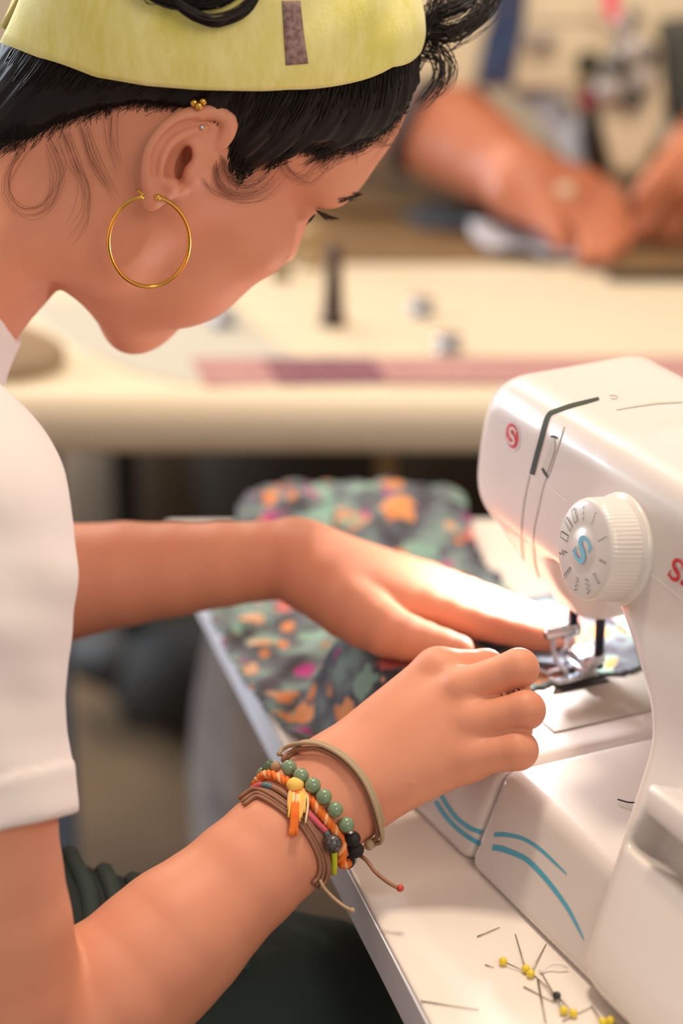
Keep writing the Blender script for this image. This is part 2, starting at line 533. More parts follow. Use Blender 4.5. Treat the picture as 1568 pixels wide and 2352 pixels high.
def build_arms(S):
    # right arm (nearest the camera)
    flatR = (-.75 * FW + np.array([0, 0, .66]), 1.18)
    S.chain([(P(-165, 1150, 1.07), .050), (P(-105, 1500, 1.055), .0475), (P(-98, 1890, 1.055), .0455), (P(-60, 2130, 1.06), .045), (P(0, 2480, 1.075), .046)], .02)
    S.chain([(P(0, 2480, 1.08), .043), (P(250, 2295, 1.098), .0385), (P(400, 2157, 1.11), .0322)], .012)
    S.chain([(P(400, 2157, 1.11), .0322), (P(560, 2012, 1.125), .0292), (P(690, 1893, 1.14), .0278), (P(770, 1818, 1.147), .0265)], .012, flat=flatR)
    fh = (flatR[0], 1.25)
    W = P(775, 1812, 1.147)
    mc = [((775, 1765, 1.155), (1008, 1545, 1.168), .0185, .0130), ((785, 1795, 1.148), (1066, 1590, 1.152), .018, .0128),
          ((800, 1815, 1.146), (1088, 1662, 1.143), .0175, .0125), ((815, 1835, 1.147), (1075, 1738, 1.140), .0165, .0122)]
    for a, b, ra, rb in mc: S.cap(P(*a), P(*b), ra, rb, .012, flat=fh)
    fing = [((1008, 1545, 1.168), (1115, 1536, 1.180), .0125, .0098), ((1066, 1586, 1.150), (1191, 1535, 1.142), .0108, .0096),
            ((1088, 1662, 1.141), (1207, 1631, 1.132), .0100, .0093), ((1075, 1738, 1.138), (1190, 1723, 1.130), .0100, .0094)]
    down = np.array([-.22, .80, -.52]); down /= np.linalg.norm(down)
    back = np.array([-.85, .35, -.35]); back /= np.linalg.norm(back)
    for i, (a, b, ra, rb) in enumerate(fing):
        A, B = P(*a), P(*b)
        S.cap(A, B, ra, rb, .0022)
        S.ell(A + np.array([0, .001, -.001]), (.0108, .0104, .0104), .007)
        D = B + down * (.021 if i else .024) + np.array([.002, 0, 0])
        Tp = D + back * .019
        S.cap(B, D, rb, rb * .88, .003); S.cap(D, Tp, rb * .88, rb * .74, .003)
    S.chain([(P(800, 1770, 1.162), .016), (P(925, 1668, 1.195), .014), (P(1050, 1612, 1.205), .0115), (P(1135, 1595, 1.198), .0095)], .008)   # thumb, below the palm
    S.cap(P(860, 1740, 1.17), P(1030, 1630, 1.175), .014, .012, .012)
    S.cap(P(1090, 1600, 1.168), P(1110, 1700, 1.160), .013, .013, .006)
    S.cap(P(1150, 1590, 1.172), P(1150, 1690, 1.163), .010, .010, .004)
    S.cap(P(1120, 1592, 1.160), P(1192, 1584, 1.158), .007, .006, .002)
    S.cap(P(1120, 1684, 1.152), P(1196, 1678, 1.149), .007, .006, .002)
    # left arm
    fl = (np.array([0, -.35, .94]), 1.1)
    S.chain([(P(-420, 1080, 1.40), .052), (P(-330, 1450, 1.40), .046), (P(-200, 1420, 1.385), .0425), (P(150, 1337, 1.335), .0338), (P(400, 1308, 1.32), .0270), (P(600, 1289, 1.313), .0226), (P(700, 1292, 1.31), .0215)], .012)
    S.ell(P(672, 1228, 1.318), (.009, .009, .009), .010)          # wrist bone
    mc = [((720, 1330, 1.298), (985, 1392, 1.283), .0175, .0125), ((715, 1305, 1.305), (1003, 1366, 1.297), .018, .0122),
          ((710, 1290, 1.312), (1000, 1345, 1.314), .018, .0115), ((708, 1275, 1.32), (980, 1330, 1.330), .0165, .0105)]
    for a, b, ra, rb in mc: S.cap(P(*a), P(*b), ra, rb, .012, flat=fl)
    fg = [[(985, 1392, 1.283, .0118), (1100, 1428, 1.275, .0098), (1190, 1450, 1.272, .0088), (1258, 1468, 1.270, .0072)],
          [(1003, 1366, 1.297, .0116), (1130, 1408, 1.291, .0098), (1225, 1440, 1.290, .0088), (1296, 1462, 1.290, .0072)],
          [(1000, 1345, 1.314, .0110), (1125, 1385, 1.310, .0094), (1215, 1418, 1.308, .0084), (1284, 1442, 1.307, .0070)],
          [(980, 1330, 1.330, .0100), (1080, 1362, 1.328, .0082), (1150, 1388, 1.327, .0074), (1208, 1412, 1.326, .0062)]]
    for f in fg: S.chain([(P(*q[:3]), q[3]) for q in f], .0025)
    S.chain([(P(735, 1345, 1.298), .017), (P(800, 1392, 1.285), .0185), (P(888, 1448, 1.268), .0148), (P(975, 1474, 1.262), .0108), (P(1055, 1492, 1.256), .0080)], .010)
    S.cap(P(790, 1350, 1.300), P(930, 1382, 1.288), .015, .0085, .012)

def build_torso(S):
    S.cap(P(-350, 860, 1.21), P(-175, 1150, 1.085), .044, .044, .03)
    S.cap(P(-350, 860, 1.21), P(-420, 1080, 1.40), .050, .046, .03)
    S.cap(P(-500, 1000, 1.23), P(-520, 1300, 1.24), .08, .08, .03)

NECK = [(HEAD.w((-2.4, 0, -3.5)), .054), (P(-15, 475, 1.205), .0535), (P(-150, 625, 1.21), .0545), (P(-310, 790, 1.21), .062)]

BODY = SDF()
build_head(BODY)
BODY.chain(NECK, .03)
BODY.cap(HEAD.w((.5, 5.6, -1.5)), P(-190, 650, 1.165), .016, .013, .035)    # neck muscle from behind the ear
build_torso(BODY)
build_arms(BODY)
build_ear(BODY)
body_v, body_f = BODY.mesh(.0019, smooth=1)
body_v, body_f = refine(body_v, body_f, BODY, [(P(430, 350, 1.125), .034), (P(1100, 1620, 1.145), .045)], .0018)
body_bvh = bvh_of(body_v, body_f)
# ------------------------------------------------------------------ her hair, headband and shirt
M_skin = None
def skin_material():
    m, nt, b = nodes_of('skin'); L = nt.links
    tc = nt.nodes.new('ShaderNodeTexCoord')
    n = nt.nodes.new('ShaderNodeTexNoise'); n.inputs['Scale'].default_value = 15; n.inputs['Detail'].default_value = 6
    L.new(tc.outputs['Object'], n.inputs['Vector'])
    cr = nt.nodes.new('ShaderNodeValToRGB')
    e = cr.color_ramp.elements
    e[0].position = .34; e[0].color = lin((210, 139, 110)); e[1].position = .66; e[1].color = lin((220, 152, 121))
    L.new(n.outputs['Fac'], cr.inputs['Fac']); L.new(cr.outputs['Color'], b.inputs['Base Color'])
    b.inputs['Roughness'].default_value = .52; b.inputs['Specular IOR Level'].default_value = .35
    b.inputs['Subsurface Weight'].default_value = .22; b.inputs['Subsurface Radius'].default_value = (1.0, .32, .18)
    b.inputs['Subsurface Scale'].default_value = .006
    v = nt.nodes.new('ShaderNodeTexNoise'); v.inputs['Scale'].default_value = 900
    L.new(tc.outputs['Object'], v.inputs['Vector'])
    bp = nt.nodes.new('ShaderNodeBump'); bp.inputs['Strength'].default_value = .12; bp.inputs['Distance'].default_value = .0004
    L.new(v.outputs['Fac'], bp.inputs['Height']); L.new(bp.outputs['Normal'], b.inputs['Normal'])
    return m
M_skin = skin_material()
M_hair = mat('dark_hair', (20, 16, 15), .5, spec=.2, noise=(60, .8, (32, 25, 22)))
M_strand = mat('hair_strand', (28, 21, 18), .42, spec=.3)
M_wisp = mat('fine_hair', (128, 82, 62), .5, spec=.3)

person = empty('person', (-.28, 1.08, 0), 'person in white t-shirt and yellow headband bent over the sewing machine', 'person')
body = link_mesh('body', body_v, body_f, M_skin, person)

HB = SDF(); build_head(HB); HB.chain(NECK, .03)
hb_v, hb_f = HB.mesh(.004, smooth=3)
hb_bvh = bvh_of(hb_v, hb_f)
HC = np.array([0.2, 0, 4.0])
def ae_of(x, y):
    p, n = sight(hb_bvh, x, y)
    if p is None: return None
    q = HEAD.to_local(p) - HC
    return math.atan2(abs(q[1]), q[0]), math.asin(q[2] / np.linalg.norm(q))
def curve_ae(px, head=(), tail=()):
    L = [ae_of(*q) for q in px]; L = sorted([q for q in L if q])
    L = [q for q in head if q[0] < L[0][0]] + L + [q for q in tail if q[0] > L[-1][0]]
    return np.array([q[0] for q in L]), np.array([q[1] for q in L])
R_ = math.radians
hair_px = [(-120, 400), (-60, 370), (0, 345), (51, 340), (107, 306), (204, 268), (265, 252), (332, 240), (400, 250), (470, 300), (503, 370), (520, 405), (551, 418), (602, 398), (628, 356), (679, 345), (735, 366), (767, 355), (812, 345), (863, 316), (905, 275), (930, 240)]
band_px = [(-80, 30), (0, 76), (51, 102), (128, 130), (255, 168), (357, 184), (459, 193), (536, 194), (638, 191), (800, 173), (850, 149), (919, 119)]
ha, he = curve_ae(hair_px, [(0, R_(40))], [(R_(180), R_(-45))])
ba, be = curve_ae(band_px, [(0, R_(57))], [(R_(180), R_(0))])
def hair_el(az): return np.interp(np.abs(az), ha, he)
def band_el(az): return np.interp(np.abs(az), ba, be)
def head_pt(az, el, off):
    dl = np.array([math.cos(el) * math.cos(az), math.cos(el) * math.sin(az), math.sin(el)])
    dw = HEAD.M @ dl
    o = HEAD.w(HC)
    h = hb_bvh.ray_cast(Vector(o), Vector(dw))
    if h[0] is None: return o + dw * .09
    return np.array(h[0]) + dw * off

rng = np.random.default_rng(7)
def grid_patch(lo_fn, hi_fn, off_fn, na, ne, az0=-math.pi, az1=math.pi, closed=True):
    V, F_ = [], []
    for i in range(na + (0 if closed else 1)):
        az = az0 + (az1 - az0) * i / na
        l, h = lo_fn(az), hi_fn(az)
        for j in range(ne + 1):
            t = j / ne
            V.append(head_pt(az, l + (h - l) * t, off_fn(az, t)))
    m = na if closed else na
    for i in range(m):
        i2 = (i + 1) % na if closed else i + 1
        for j in range(ne):
            F_.append((i * (ne + 1) + j, i2 * (ne + 1) + j, i2 * (ne + 1) + j + 1, i * (ne + 1) + j + 1))
    return np.array(V), F_

def strands(polys, r0, r1=None, seg=4):
    """polys (m, n, 3) -> tapered tubes in one mesh."""
    p = np.asarray(polys, float); m, n, _ = p.shape
    r0 = np.broadcast_to(np.asarray(r0, float), (m,))
    t = np.gradient(p, axis=1); t /= np.linalg.norm(t, axis=2)[..., None] + 1e-12
    ref = np.array([.3, -.8, .52])
    a = np.cross(t, ref); a /= np.linalg.norm(a, axis=2)[..., None] + 1e-12
    b = np.cross(t, a)
    tt = np.linspace(0, 1, n)
    rad = r0[:, None] * (1 - .85 * tt ** 2)[None]
    V = np.stack([p + rad[..., None] * (math.cos(2 * math.pi * k / seg) * a + math.sin(2 * math.pi * k / seg) * b) for k in range(seg)], 2)
    base = (np.arange(m)[:, None, None] * n + np.arange(n - 1)[None, :, None]) * seg
    k = np.arange(seg)[None, None]; k2 = (k + 1) % seg
    F_ = np.stack([base + k, base + k2, base + seg + k2, base + seg + k], -1).reshape(-1, 4)
    return V.reshape(-1, 3), F_

def cap_off(az, t):
    w = min(1, t / .22)
    return -.0012 + .0062 * w + .0012 * math.sin(az * 61) * math.sin(az * 23 + t * 3) * w
v, f = grid_patch(hair_el, lambda a: band_el(a) + R_(9), cap_off, 260, 18)
hair = link_mesh('hair', v, f, M_hair, person)
# crown above the headband, out of the picture but there
v, f = grid_patch(lambda a: band_el(a) + R_(4), lambda a: R_(89.5), lambda a, t: .007 + .004 * math.sin(t * 3), 90, 14)
link_mesh('crown_hair', v, f, M_hair, hair)
crown_v, crown_f = v, f

# strands swept back from the hairline under the band
polys = []
def lock(az, el, az2, el2, o0, o1, n=9, wave=.02):
    ph = rng.uniform(0, 6.28); out = []
    for i in range(n):
        t = i / (n - 1)
        out.append(head_pt(az + (az2 - az) * t + wave * math.sin(ph + 5 * t) * (1 - t) * .5, el + (el2 - el) * t, o0 + (o1 - o0) * math.sin(t * 1.57)))
    return out
for i in range(2600):
    az = rng.uniform(R_(8), R_(178)) * (1 if rng.random() < .86 else -1)
    sg = 1 if az > 0 else -1
    a0 = abs(az)
    el = hair_el(az) + abs(rng.normal(0, .09)) + (rng.normal(0, .02) if a0 < R_(95) else .09)
    eb = band_el(az) + R_(6)
    if el > eb - .05: continue
    sweep = R_(22) * (1 if a0 < R_(100) else -.2) * rng.uniform(.5, 1.3)
    polys.append(lock(az, el, sg * min(a0 + sweep, 3.1), eb, rng.uniform(-.001, .002), rng.uniform(.0045, .0085)))
v, f = strands(polys, rng.uniform(.00022, .00045, len(polys)))
tag(link_mesh('swept_strands', v, f, M_strand, hair), kind='stuff')
fade = []
for i in range(1100):
    a0 = rng.uniform(R_(88), R_(165)) if i % 5 else rng.uniform(R_(25), R_(75))
    h0 = hair_el(a0); top = h0 + rng.uniform(.03, .16); low = h0 - abs(rng.normal(0, .055))
    fade.append(lock(a0, top, a0 + rng.normal(.03, .06), low, .0045, .0008, 8, .03))
v, f = strands(fade, rng.uniform(.00010, .0002, len(fade)))
tag(link_mesh('hairline_fuzz', v, f, M_strand, hair), kind='stuff')

# loose curls and baby hair at nape, temple and brow: free strands near the skin
def free_curl(pts, d_off, n=16, jit=6, cnt=1):
    """pts: photo pixels; the strand lies d_off metres off the head skin."""
    out = []
    for c in range(cnt):
        j = rng.normal(0, jit, 2); sc = rng.uniform(.85, 1.1)
        q = np.array(pts, float); q = q[0] + (q - q[0]) * sc + j + rng.normal(0, jit * .35, q.shape)
        q = spline(q, n); o = []
        for x, y in q:
            p, nn = sight(body_bvh, x, y)
            if p is None or abs((p - CAM) @ FW - DEPTH0[0]) > .12: p = P(x, y, DEPTH0[0])
            else: DEPTH0[0] = (p - CAM) @ FW
            o.append(p - FW * d_off)
        out.append(o)
    return out
DEPTH0 = [1.15]
W_ = []
W_ += free_curl([(60, 330), (20, 400), (15, 450), (50, 490), (100, 480), (125, 420), (110, 350)], .002, cnt=7, jit=7)
W_ += free_curl([(110, 320), (140, 400), (120, 470), (80, 500)], .002, cnt=8, jit=10)
W_ += free_curl([(150, 300), (180, 380), (205, 440), (200, 510), (165, 560)], .002, cnt=10, jit=9)
W_ += free_curl([(190, 290), (215, 370), (245, 420), (262, 450)], .002, cnt=9, jit=9)
W_ += free_curl([(250, 260), (255, 330), (275, 400)], .002, cnt=8, jit=10)
W_ += free_curl([(500, 380), (505, 420), (540, 450), (590, 450), (630, 425), (650, 395)], .003, cnt=16, jit=6)
W_ += free_curl([(515, 370), (530, 415), (570, 432), (610, 405), (625, 370)], .003, cnt=16, jit=7)
W_ += free_curl([(470, 420), (490, 445), (530, 455), (580, 445)], .003, cnt=5, jit=5)
W_ += free_curl([(640, 350), (650, 390), (690, 420), (730, 390), (740, 350)], .002, cnt=10, jit=8)
W_ += free_curl([(735, 345), (740, 385), (770, 365), (830, 345), (870, 320)], .002, cnt=12, jit=7)
W_ += free_curl([(850, 320), (890, 330), (925, 280), (940, 240)], .002, cnt=8, jit=6)
W_ += free_curl([(880, 250), (905, 300), (890, 350), (860, 380)], .002, cnt=6, jit=8)
v, f = strands(W_, rng.uniform(.00007, .00014, len(W_)))
tag(link_mesh('baby_hair', v, f, M_wisp, hair), kind='stuff')
def air(pts, d, cnt, jit, n=18, r=(.0002, .0004)):
    out = []
    for c in range(cnt):
        q = np.array(pts, float) + rng.normal(0, jit, (1, 2)) + rng.normal(0, jit * .4, (len(pts), 2))
        q = spline(q, n); dd = d + rng.normal(0, .006) + np.linspace(0, rng.normal(0, .01), n)
        out.append([P(x, y, e) for (x, y), e in zip(q, dd)])
    return out
C_ = air([(930, 150), (985, 60), (1010, 0), (1030, -60)], 1.20, 60, 12)
C_ += air([(985, 70), (1040, 75), (1090, 45), (1130, 0), (1150, -60)], 1.20, 110, 11)
C_ += air([(990, 40), (1030, 20), (1090, -10), (1120, -60)], 1.20, 60, 10)
C_ += air([(975, 90), (1010, 110), (1035, 150), (1020, 190), (990, 220)], 1.20, 14, 9)
C_ += air([(985, 80), (1020, 95), (1055, 70), (1075, 50)], 1.20, 14, 9)
C_ += air([(960, 120), (1000, 130), (1012, 170), (985, 215), (960, 240)], 1.20, 30, 8)
v, f = strands(C_, rng.uniform(.00016, .0004, len(C_)))
tag(link_mesh('front_curls', v, f, M_strand, hair), kind='stuff')

# eyelashes and eyebrow
L_ = []
for i in range(34):
    t = i / 33
    b0 = np.array([724 + 22 * t, 482 + 8 * t]); d = np.array([24 + 12 * t, 26 - 3 * t]) * rng.uniform(.8, 1.15)
    dep = 1.178 + .012 * t
    L_.append([P(b0[0] + d[0] * u, b0[1] + d[1] * u - 10 * u * u * t, dep) for u in np.linspace(0, 1, 6)])
for i in range(14):
    t = i / 13
    b0 = np.array([722 - 12 * t, 492 + 12 * t]); d = np.array([-6 - 3 * t, 14]) * rng.uniform(.8, 1.2)
    L_.append([P(b0[0] + d[0] * u + 5 * u * (1 - u), b0[1] + d[1] * u, 1.178) for u in np.linspace(0, 1, 6)])
v, f = strands(L_, .00022)
tag(link_mesh('eyelashes', v, f, M_strand, person), kind='stuff')
L_ = []
for i in range(60):
    t = rng.random(); x0 = 770 + 52 * t; y0 = 468 - 22 * t + rng.normal(0, 4)
    p, n_ = sight(hb_bvh, x0, y0)
    if p is None: p = P(x0, y0, 1.19)
    e = P(x0 + 14, y0 - 4, (p - CAM) @ FW)
    L_.append([p + (e - p) * u - FW * .001 for u in np.linspace(-.5, 1, 5)])
v, f = strands(L_, .0002)
tag(link_mesh('eyebrow', v, f, M_strand, person), kind='stuff')

# headband: thick folded cloth, its lower edge turned in
def band_mat():
    m, nt, b = nodes_of('yellow_cloth'); L = nt.links
    tc = nt.nodes.new('ShaderNodeTexCoord')
    n = nt.nodes.new('ShaderNodeTexNoise'); n.inputs['Scale'].default_value = 45; n.inputs['Detail'].default_value = 6; n.inputs['Roughness'].default_value = .7
    mp = nt.nodes.new('ShaderNodeMapping'); mp.inputs['Scale'].default_value = (1, 1, .35)
    L.new(tc.outputs['Object'], mp.inputs['Vector']); L.new(mp.outputs['Vector'], n.inputs['Vector'])
    cr = nt.nodes.new('ShaderNodeValToRGB'); e = cr.color_ramp.elements
    e[0].position = .36; e[0].color = lin((220, 210, 108)); e[1].position = .66; e[1].color = lin((242, 232, 162))
    L.new(n.outputs['Fac'], cr.inputs['Fac']); L.new(cr.outputs['Color'], b.inputs['Base Color'])
    b.inputs['Roughness'].default_value = .8; b.inputs['Sheen Weight'].default_value = .2
    w = nt.nodes.new('ShaderNodeTexNoise'); w.inputs['Scale'].default_value = 700
    L.new(tc.outputs['Object'], w.inputs['Vector'])
    bp = nt.nodes.new('ShaderNodeBump'); bp.inputs['Strength'].default_value = .3; bp.inputs['Distance'].default_value = .0005
    L.new(w.outputs['Fac'], bp.inputs['Height']); L.new(bp.outputs['Normal'], b.inputs['Normal'])
    return m
M_band = band_mat()
def band_off(az, t):
    return .0095 + .0035 * math.sin(min(t * 5, 1.57)) + .0008 * math.sin(az * 9 + t * 4)
v, f = grid_patch(lambda a: band_el(a), lambda a: band_el(a) + R_(46) * (1 - (.35 if math.cos(a) > 0 else -.45) * math.cos(a) ** 2), band_off, 180, 22)
band = link_mesh('headband', v, f, M_band, person)
sm = band.modifiers.new('thick', 'SOLIDIFY'); sm.thickness = .004; sm.offset = 0
band_bvh = bvh_of(v, f)
def ribbon_on(bvh, left, right, n, off, k=4):
    """cloth strip between two pixel polylines, lying on a surface."""
    A, B = spline(left, n), spline(right, n); V = []
    for a, b in zip(A, B):
        for j in range(k + 1):
            q = a + (b - a) * j / k
            p, nn = sight(bvh, *q)
            if p is None: p = np.array(V[-1])
            else: p = p - (p - CAM) / np.linalg.norm(p - CAM) * off
            V.append(p)
    F_ = [(i * (k + 1) + j, (i + 1) * (k + 1) + j, (i + 1) * (k + 1) + j + 1, i * (k + 1) + j + 1) for i in range(n - 1) for j in range(k)]
    return V, F_
# lock that comes down from the crown and falls over the headband
top_v = np.concatenate([np.array(v), np.array(crown_v)]); top_f = list(f) + [tuple(len(v) + q for q in p) for p in crown_f]
top_bvh = bvh_of(top_v, top_f)
def draped(pts, cnt, jit, off, n=30):
    out = []
    for c_ in range(cnt):
        q = np.array(pts, float) + rng.normal(0, jit, (1, 2)) + rng.normal(0, jit * .4, (len(pts), 2))
        o_ = []; oo = off + abs(rng.normal(0, .003)); dl = None
        for x, y in spline(q, n):
            p, nn = sight(top_bvh, x, y)
            if p is None:
                p = P(x, y, dl if dl else 1.15)
            else: dl = (p - CAM) @ FW
            o_.append(p - FW * oo + UP * .003)
        out.append(o_)
    return out
A_ = draped([(330, -330), (290, -160), (315, -40), (350, 5), (420, 28), (500, 22), (560, -20), (600, -90), (620, -180)], 190, 8, .006)
A_ += draped([(420, -330), (400, -160), (390, -30), (405, 25), (450, 62), (500, 74), (560, 50), (597, 0), (612, -80)], 130, 4.5, .007)
A_ += draped([(330, -200), (325, -60), (345, 5), (370, 12)], 25, 8, .006)
lv, lf = strands(A_, rng.uniform(.0003, .0006, len(A_)))
tag(link_mesh('loose_lock', lv, lf, M_strand, hair), kind='stuff')
M_patch = mat('grey_pink_print', (160, 138, 130), .85, noise=(420, 1, (120, 84, 84), 3))
v, f = ribbon_on(band_bvh, [(648, 2), (652, 70), (657, 150)], [(690, 2), (697, 70), (708, 146)], 10, .0030)
o = link_mesh('printed_patch', v, f, M_patch, band)
o.modifiers.new('thick', 'SOLIDIFY').thickness = .0008

# t-shirt
SH = SDF()
def half(cen, R, p, n):
    return lambda X: np.maximum(-((X - p) @ n), np.sqrt(((X - cen) ** 2).sum(1)) - R)
SH.chain([(P(-90, 560, 1.207), .0575), (P(-190, 665, 1.21), .0580), (P(-340, 830, 1.21), .064)], .02)
cp = P(24, 772, 1.2)
cn = UP * .45 + RT * .89; cn /= np.linalg.norm(cn)
SH.custom(P(60, 640, 1.2), .10, half(P(60, 640, 1.2), .10, cp, cn), .002, 's')
SH.chain([(q, r + .0015) for q, r in NECK[1:3]], .002, op='s')
SH.chain([(P(-165, 1130, 1.075), .056), (P(-115, 1230, 1.065), .0540), (P(-92, 1320, 1.06), .0535), (P(-95, 1560, 1.055), .0490), (P(-97, 1760, 1.055), .0515), (P(-97, 1990, 1.055), .0545)], .01)
hp = P(145, 1866, 1.055)
ax_dir = P(-97, 1990, 1.055) - P(-95, 1560, 1.055); ax_dir /= np.linalg.norm(ax_dir)
hn = ax_dir * .93 + RT * .30 + np.array([0, -.12, 0]); hn /= np.linalg.norm(hn)
SH.custom(P(-97, 2100, 1.055), .12, half(P(-97, 2100, 1.055), .12, hp, hn), .001, 's')
SH.chain([(P(-97, 1800, 1.055), .0470), (P(-97, 1900, 1.055), .0492), (P(-97, 2100, 1.055), .0497)], .002, op='s')
SH.cap(P(-350, 900, 1.21), P(-170, 1130, 1.08), .052, .054, .03)
SH.cap(P(-350, 900, 1.21), P(-440, 1090, 1.40), .056, .060, .03)
SH.cap(P(-545, 1000, 1.23), P(-520, 1500, 1.24), .115, .124, .04)
SH.cap(P(-520, 1500, 1.24), P(-450, 2250, 1.25), .124, .130, .04)
SH.chain([(P(-440, 1100, 1.40), .058), (P(-345, 1420, 1.405), .056)], .02)
def folds(X):
    t = (X - hp) @ hn; hem = -.0014 * ((t > -.021) & (t < .004) & (X[:, 2] < .90))
    return hem + (.0022 * np.sin(X[:, 2] * 70 - X[:, 0] * 55 + 2 * np.sin(X[:, 0] * 40 + X[:, 2] * 18) + X[:, 1] * 30) * np.clip((X[:, 2] - .84) * 5, 0, 1) + .0007 * np.sin(X[:, 0] * 170 + X[:, 2] * 120)) 
SH.custom(P(-250, 1300, 1.15), 1.0, folds, .001, 'd')
sh_v, sh_f = SH.mesh(.0023, smooth=1)
M_shirt = mat('white_jersey', (232, 220, 217), .85, sheen=.15, bump=(1500, .15, .0004))
shirt = link_mesh('t_shirt', sh_v, sh_f, M_shirt, person)
# stitched line above the sleeve hem
# ------------------------------------------------------------------ sewing machine
MA = T(940, 1860, TABLE_Z); MBp = T(1345, 2265, TABLE_Z)
ma = MBp - MA; ma[2] = 0; ma /= np.linalg.norm(ma)
mn = np.cross(ma, [0, 0, 1.0])
if mn @ RT > 0: mn = -mn
MF = Frame(MA, np.stack([ma, mn, [0, 0, 1.0]], 1), .01)      # x along the arm to the pillar, y to the front, z up (cm)
def plastic(name, rgb, rough=.28):
    return mat(name, rgb, rough, coat=.25)
M_white = plastic('white_plastic', (226, 218, 213))
M_grey = mat('grey_shadow_gap', (48, 58, 46), .7)
M_line = mat('seam_grey', (186, 178, 166), .6)
M_steel = mat('polished_steel', (205, 208, 214), .22, metal=1)
M_dark = mat('dark_steel', (52, 54, 66), .35, metal=.8)
M_red = mat('red_print', (214, 30, 48), .4)
M_cyan = mat('cyan_print', (84, 176, 206), .45); M_sky = mat('sky_print', (122, 196, 226), .45)
M_ink = mat('black_print', (60, 58, 58), .6)

machine = empty('sewing_machine', MF.w((8, -9, 0)), 'white sewing machine with round stitch dial and lit lamp, beside the hands', 'sewing machine')
AS = SDF()
G = dict(fr=MF)
TLn = (-.912, 0, .41)
AS.planes([((0, 1, .06), -7.0 + .06 * 18), ((0, -1, 0), 17), ((0, .02, 1), 21.9), ((0, 0, -1), -13.6), ((-1, 0, 0), 9.4), (TLn, 14.2), ((1, 0, 0), 27), ((-.62, .78, 0), -1.2)],
          (10, -12, 18), 22, 1.9, .1, **G)
AS.planes([((0, 1, .03), -7.2 + .03 * 18), ((0, .866, -.5), -13.2), ((0, -1, 0), 16.5), ((0, 0, 1), 21.4), ((0, 0, -1), -9.4), ((-1, 0, 0), 9.6), (TLn, 14.3), ((1, 0, 0), 1.4), ((-.62, .78, 0), -1.0), ((-.75, 0, -.66), -3.7)],
          (-1, -12, 15.5), 14, 1.9, .5, **G)
AS.planes([((0, 1, 0), -9.7), ((0, -1, 0), 14), ((-1, 0, 0), 3.6), ((1, 0, 0), 1.3), ((0, 0, -1), -9.2), ((0, 0, 1), 16)], (-1.2, -12, 12.5), 6, 1.3, .3, **G)
AS.planes([((-.921, 0, -.39), -17.2), ((0, .834, .551), 1.33), ((0, 1, 0), 1.1), ((0, -1, 0), 18), ((1, 0, 0), 28), ((0, 0, 1), 21.5), ((0, 0, -1), -.3)],
          (21, -9, 11), 18, 1.5, 4.6, **G)
def mray(x, y, n, off):
    """machine-local point where the sight line of a pixel meets the plane n.p = off."""
    v = FW + (x - 784) / FPX * RT - (y - 1176) / FPX * UP
    o = MF.to_local(CAM); dv = (v @ MF.M) / MF.k
    return o + dv * ((off - o @ n) / (dv @ n))
cfn = np.array([0, .834, .551]); cfo = 1.33; cft = np.array([0, -.551, .834])
ra_, rb_, rt_ = mray(1455, 1905, cfn, cfo), mray(1516, 2056, cfn, cfo), mray(1485, 1795, cfn, cfo)
AS.planes([((-1, 0, 0), -ra_[0]), ((1, 0, 0), rb_[0] + 2.2), (cft, rt_ @ cft), (-cft, -(ra_ @ cft + rb_ @ cft) / 2), (-cfn, -cfo + 2.2), (cfn, cfo + 3)], (ra_ + rb_) / 2 + cft * 2 - cfn * .5, 8, .5, .3, op='s', **G)
mv, mf = AS.mesh(.0019, smooth=1)
m_body = link_mesh('body', mv, mf, M_white, machine)
m_bvh = bvh_of(mv, mf)

BS = SDF()
def base_planes(x0, x1): return [((0, .93, .37), 0.0), ((0, -1, 0), 18), ((-1, 0, 0), -x0), ((1, 0, 0), x1), ((0, 0, 1), 5.2), ((0, 0, -1), 0)]
XJ = 6.4
BS.planes(base_planes(XJ + .04, 20), (13, -9, 2.6), 13, .7, .02, **G)
bv, bf = BS.mesh(.0022, smooth=1)
link_mesh('base', bv, bf, M_white, machine)
BT = SDF(); BT.planes(base_planes(-11, XJ - .04), (-2, -9, 2.6), 14, .7, .02, **G)
tv, tf = BT.mesh(.0022, smooth=1)
link_mesh('accessory_tray', tv, tf, M_white, machine)
all_v = np.concatenate([mv, bv, tv]); all_f = np.concatenate([mf, bf + len(mv), tf + len(mv) + len(bv)])
ms_bvh = bvh_of(all_v, all_f)
for x, y in ((-8, -4), (-8, -15), (16, -15)):
    MB().lathe(MF.w((x, y, -.02)), (0, 0, 1), [(.006, 0), (.006, .004)], 12).build('foot_pad', M_dark, machine)

def press_ribbon(name, pts, wid, material, parent, bvh=None, off=.00025, n=40, closed=False):
    """thin printed or seam line lying on the machine: pts photo pixels, wid px (scalar or list)."""
    bvh = bvh or ms_bvh
    q = spline(pts, n); w = np.interp(np.linspace(0, 1, n), np.linspace(0, 1, len(np.atleast_1d(wid))), np.atleast_1d(wid))
    t = np.gradient(q, axis=0); t /= np.linalg.norm(t, axis=1)[:, None] + 1e-9
    nn = np.stack([-t[:, 1], t[:, 0]], 1)
    V = []; last = None
    for i in range(n):
        for s in (-1, 1):
            x, y = q[i] + nn[i] * w[i] / 2 * s
            p, m = sight(bvh, x, y)
            if p is None: p = last
            else:
                m = m if m @ (CAM - p) > 0 else -m
                p = p + m * off
            last = p; V.append(p)
    if any(p is None for p in V): return None
    F_ = [(2 * i, 2 * i + 1, 2 * i + 3, 2 * i + 2) for i in range(n - 1)]
    return link_mesh(name, V, F_, material, parent)

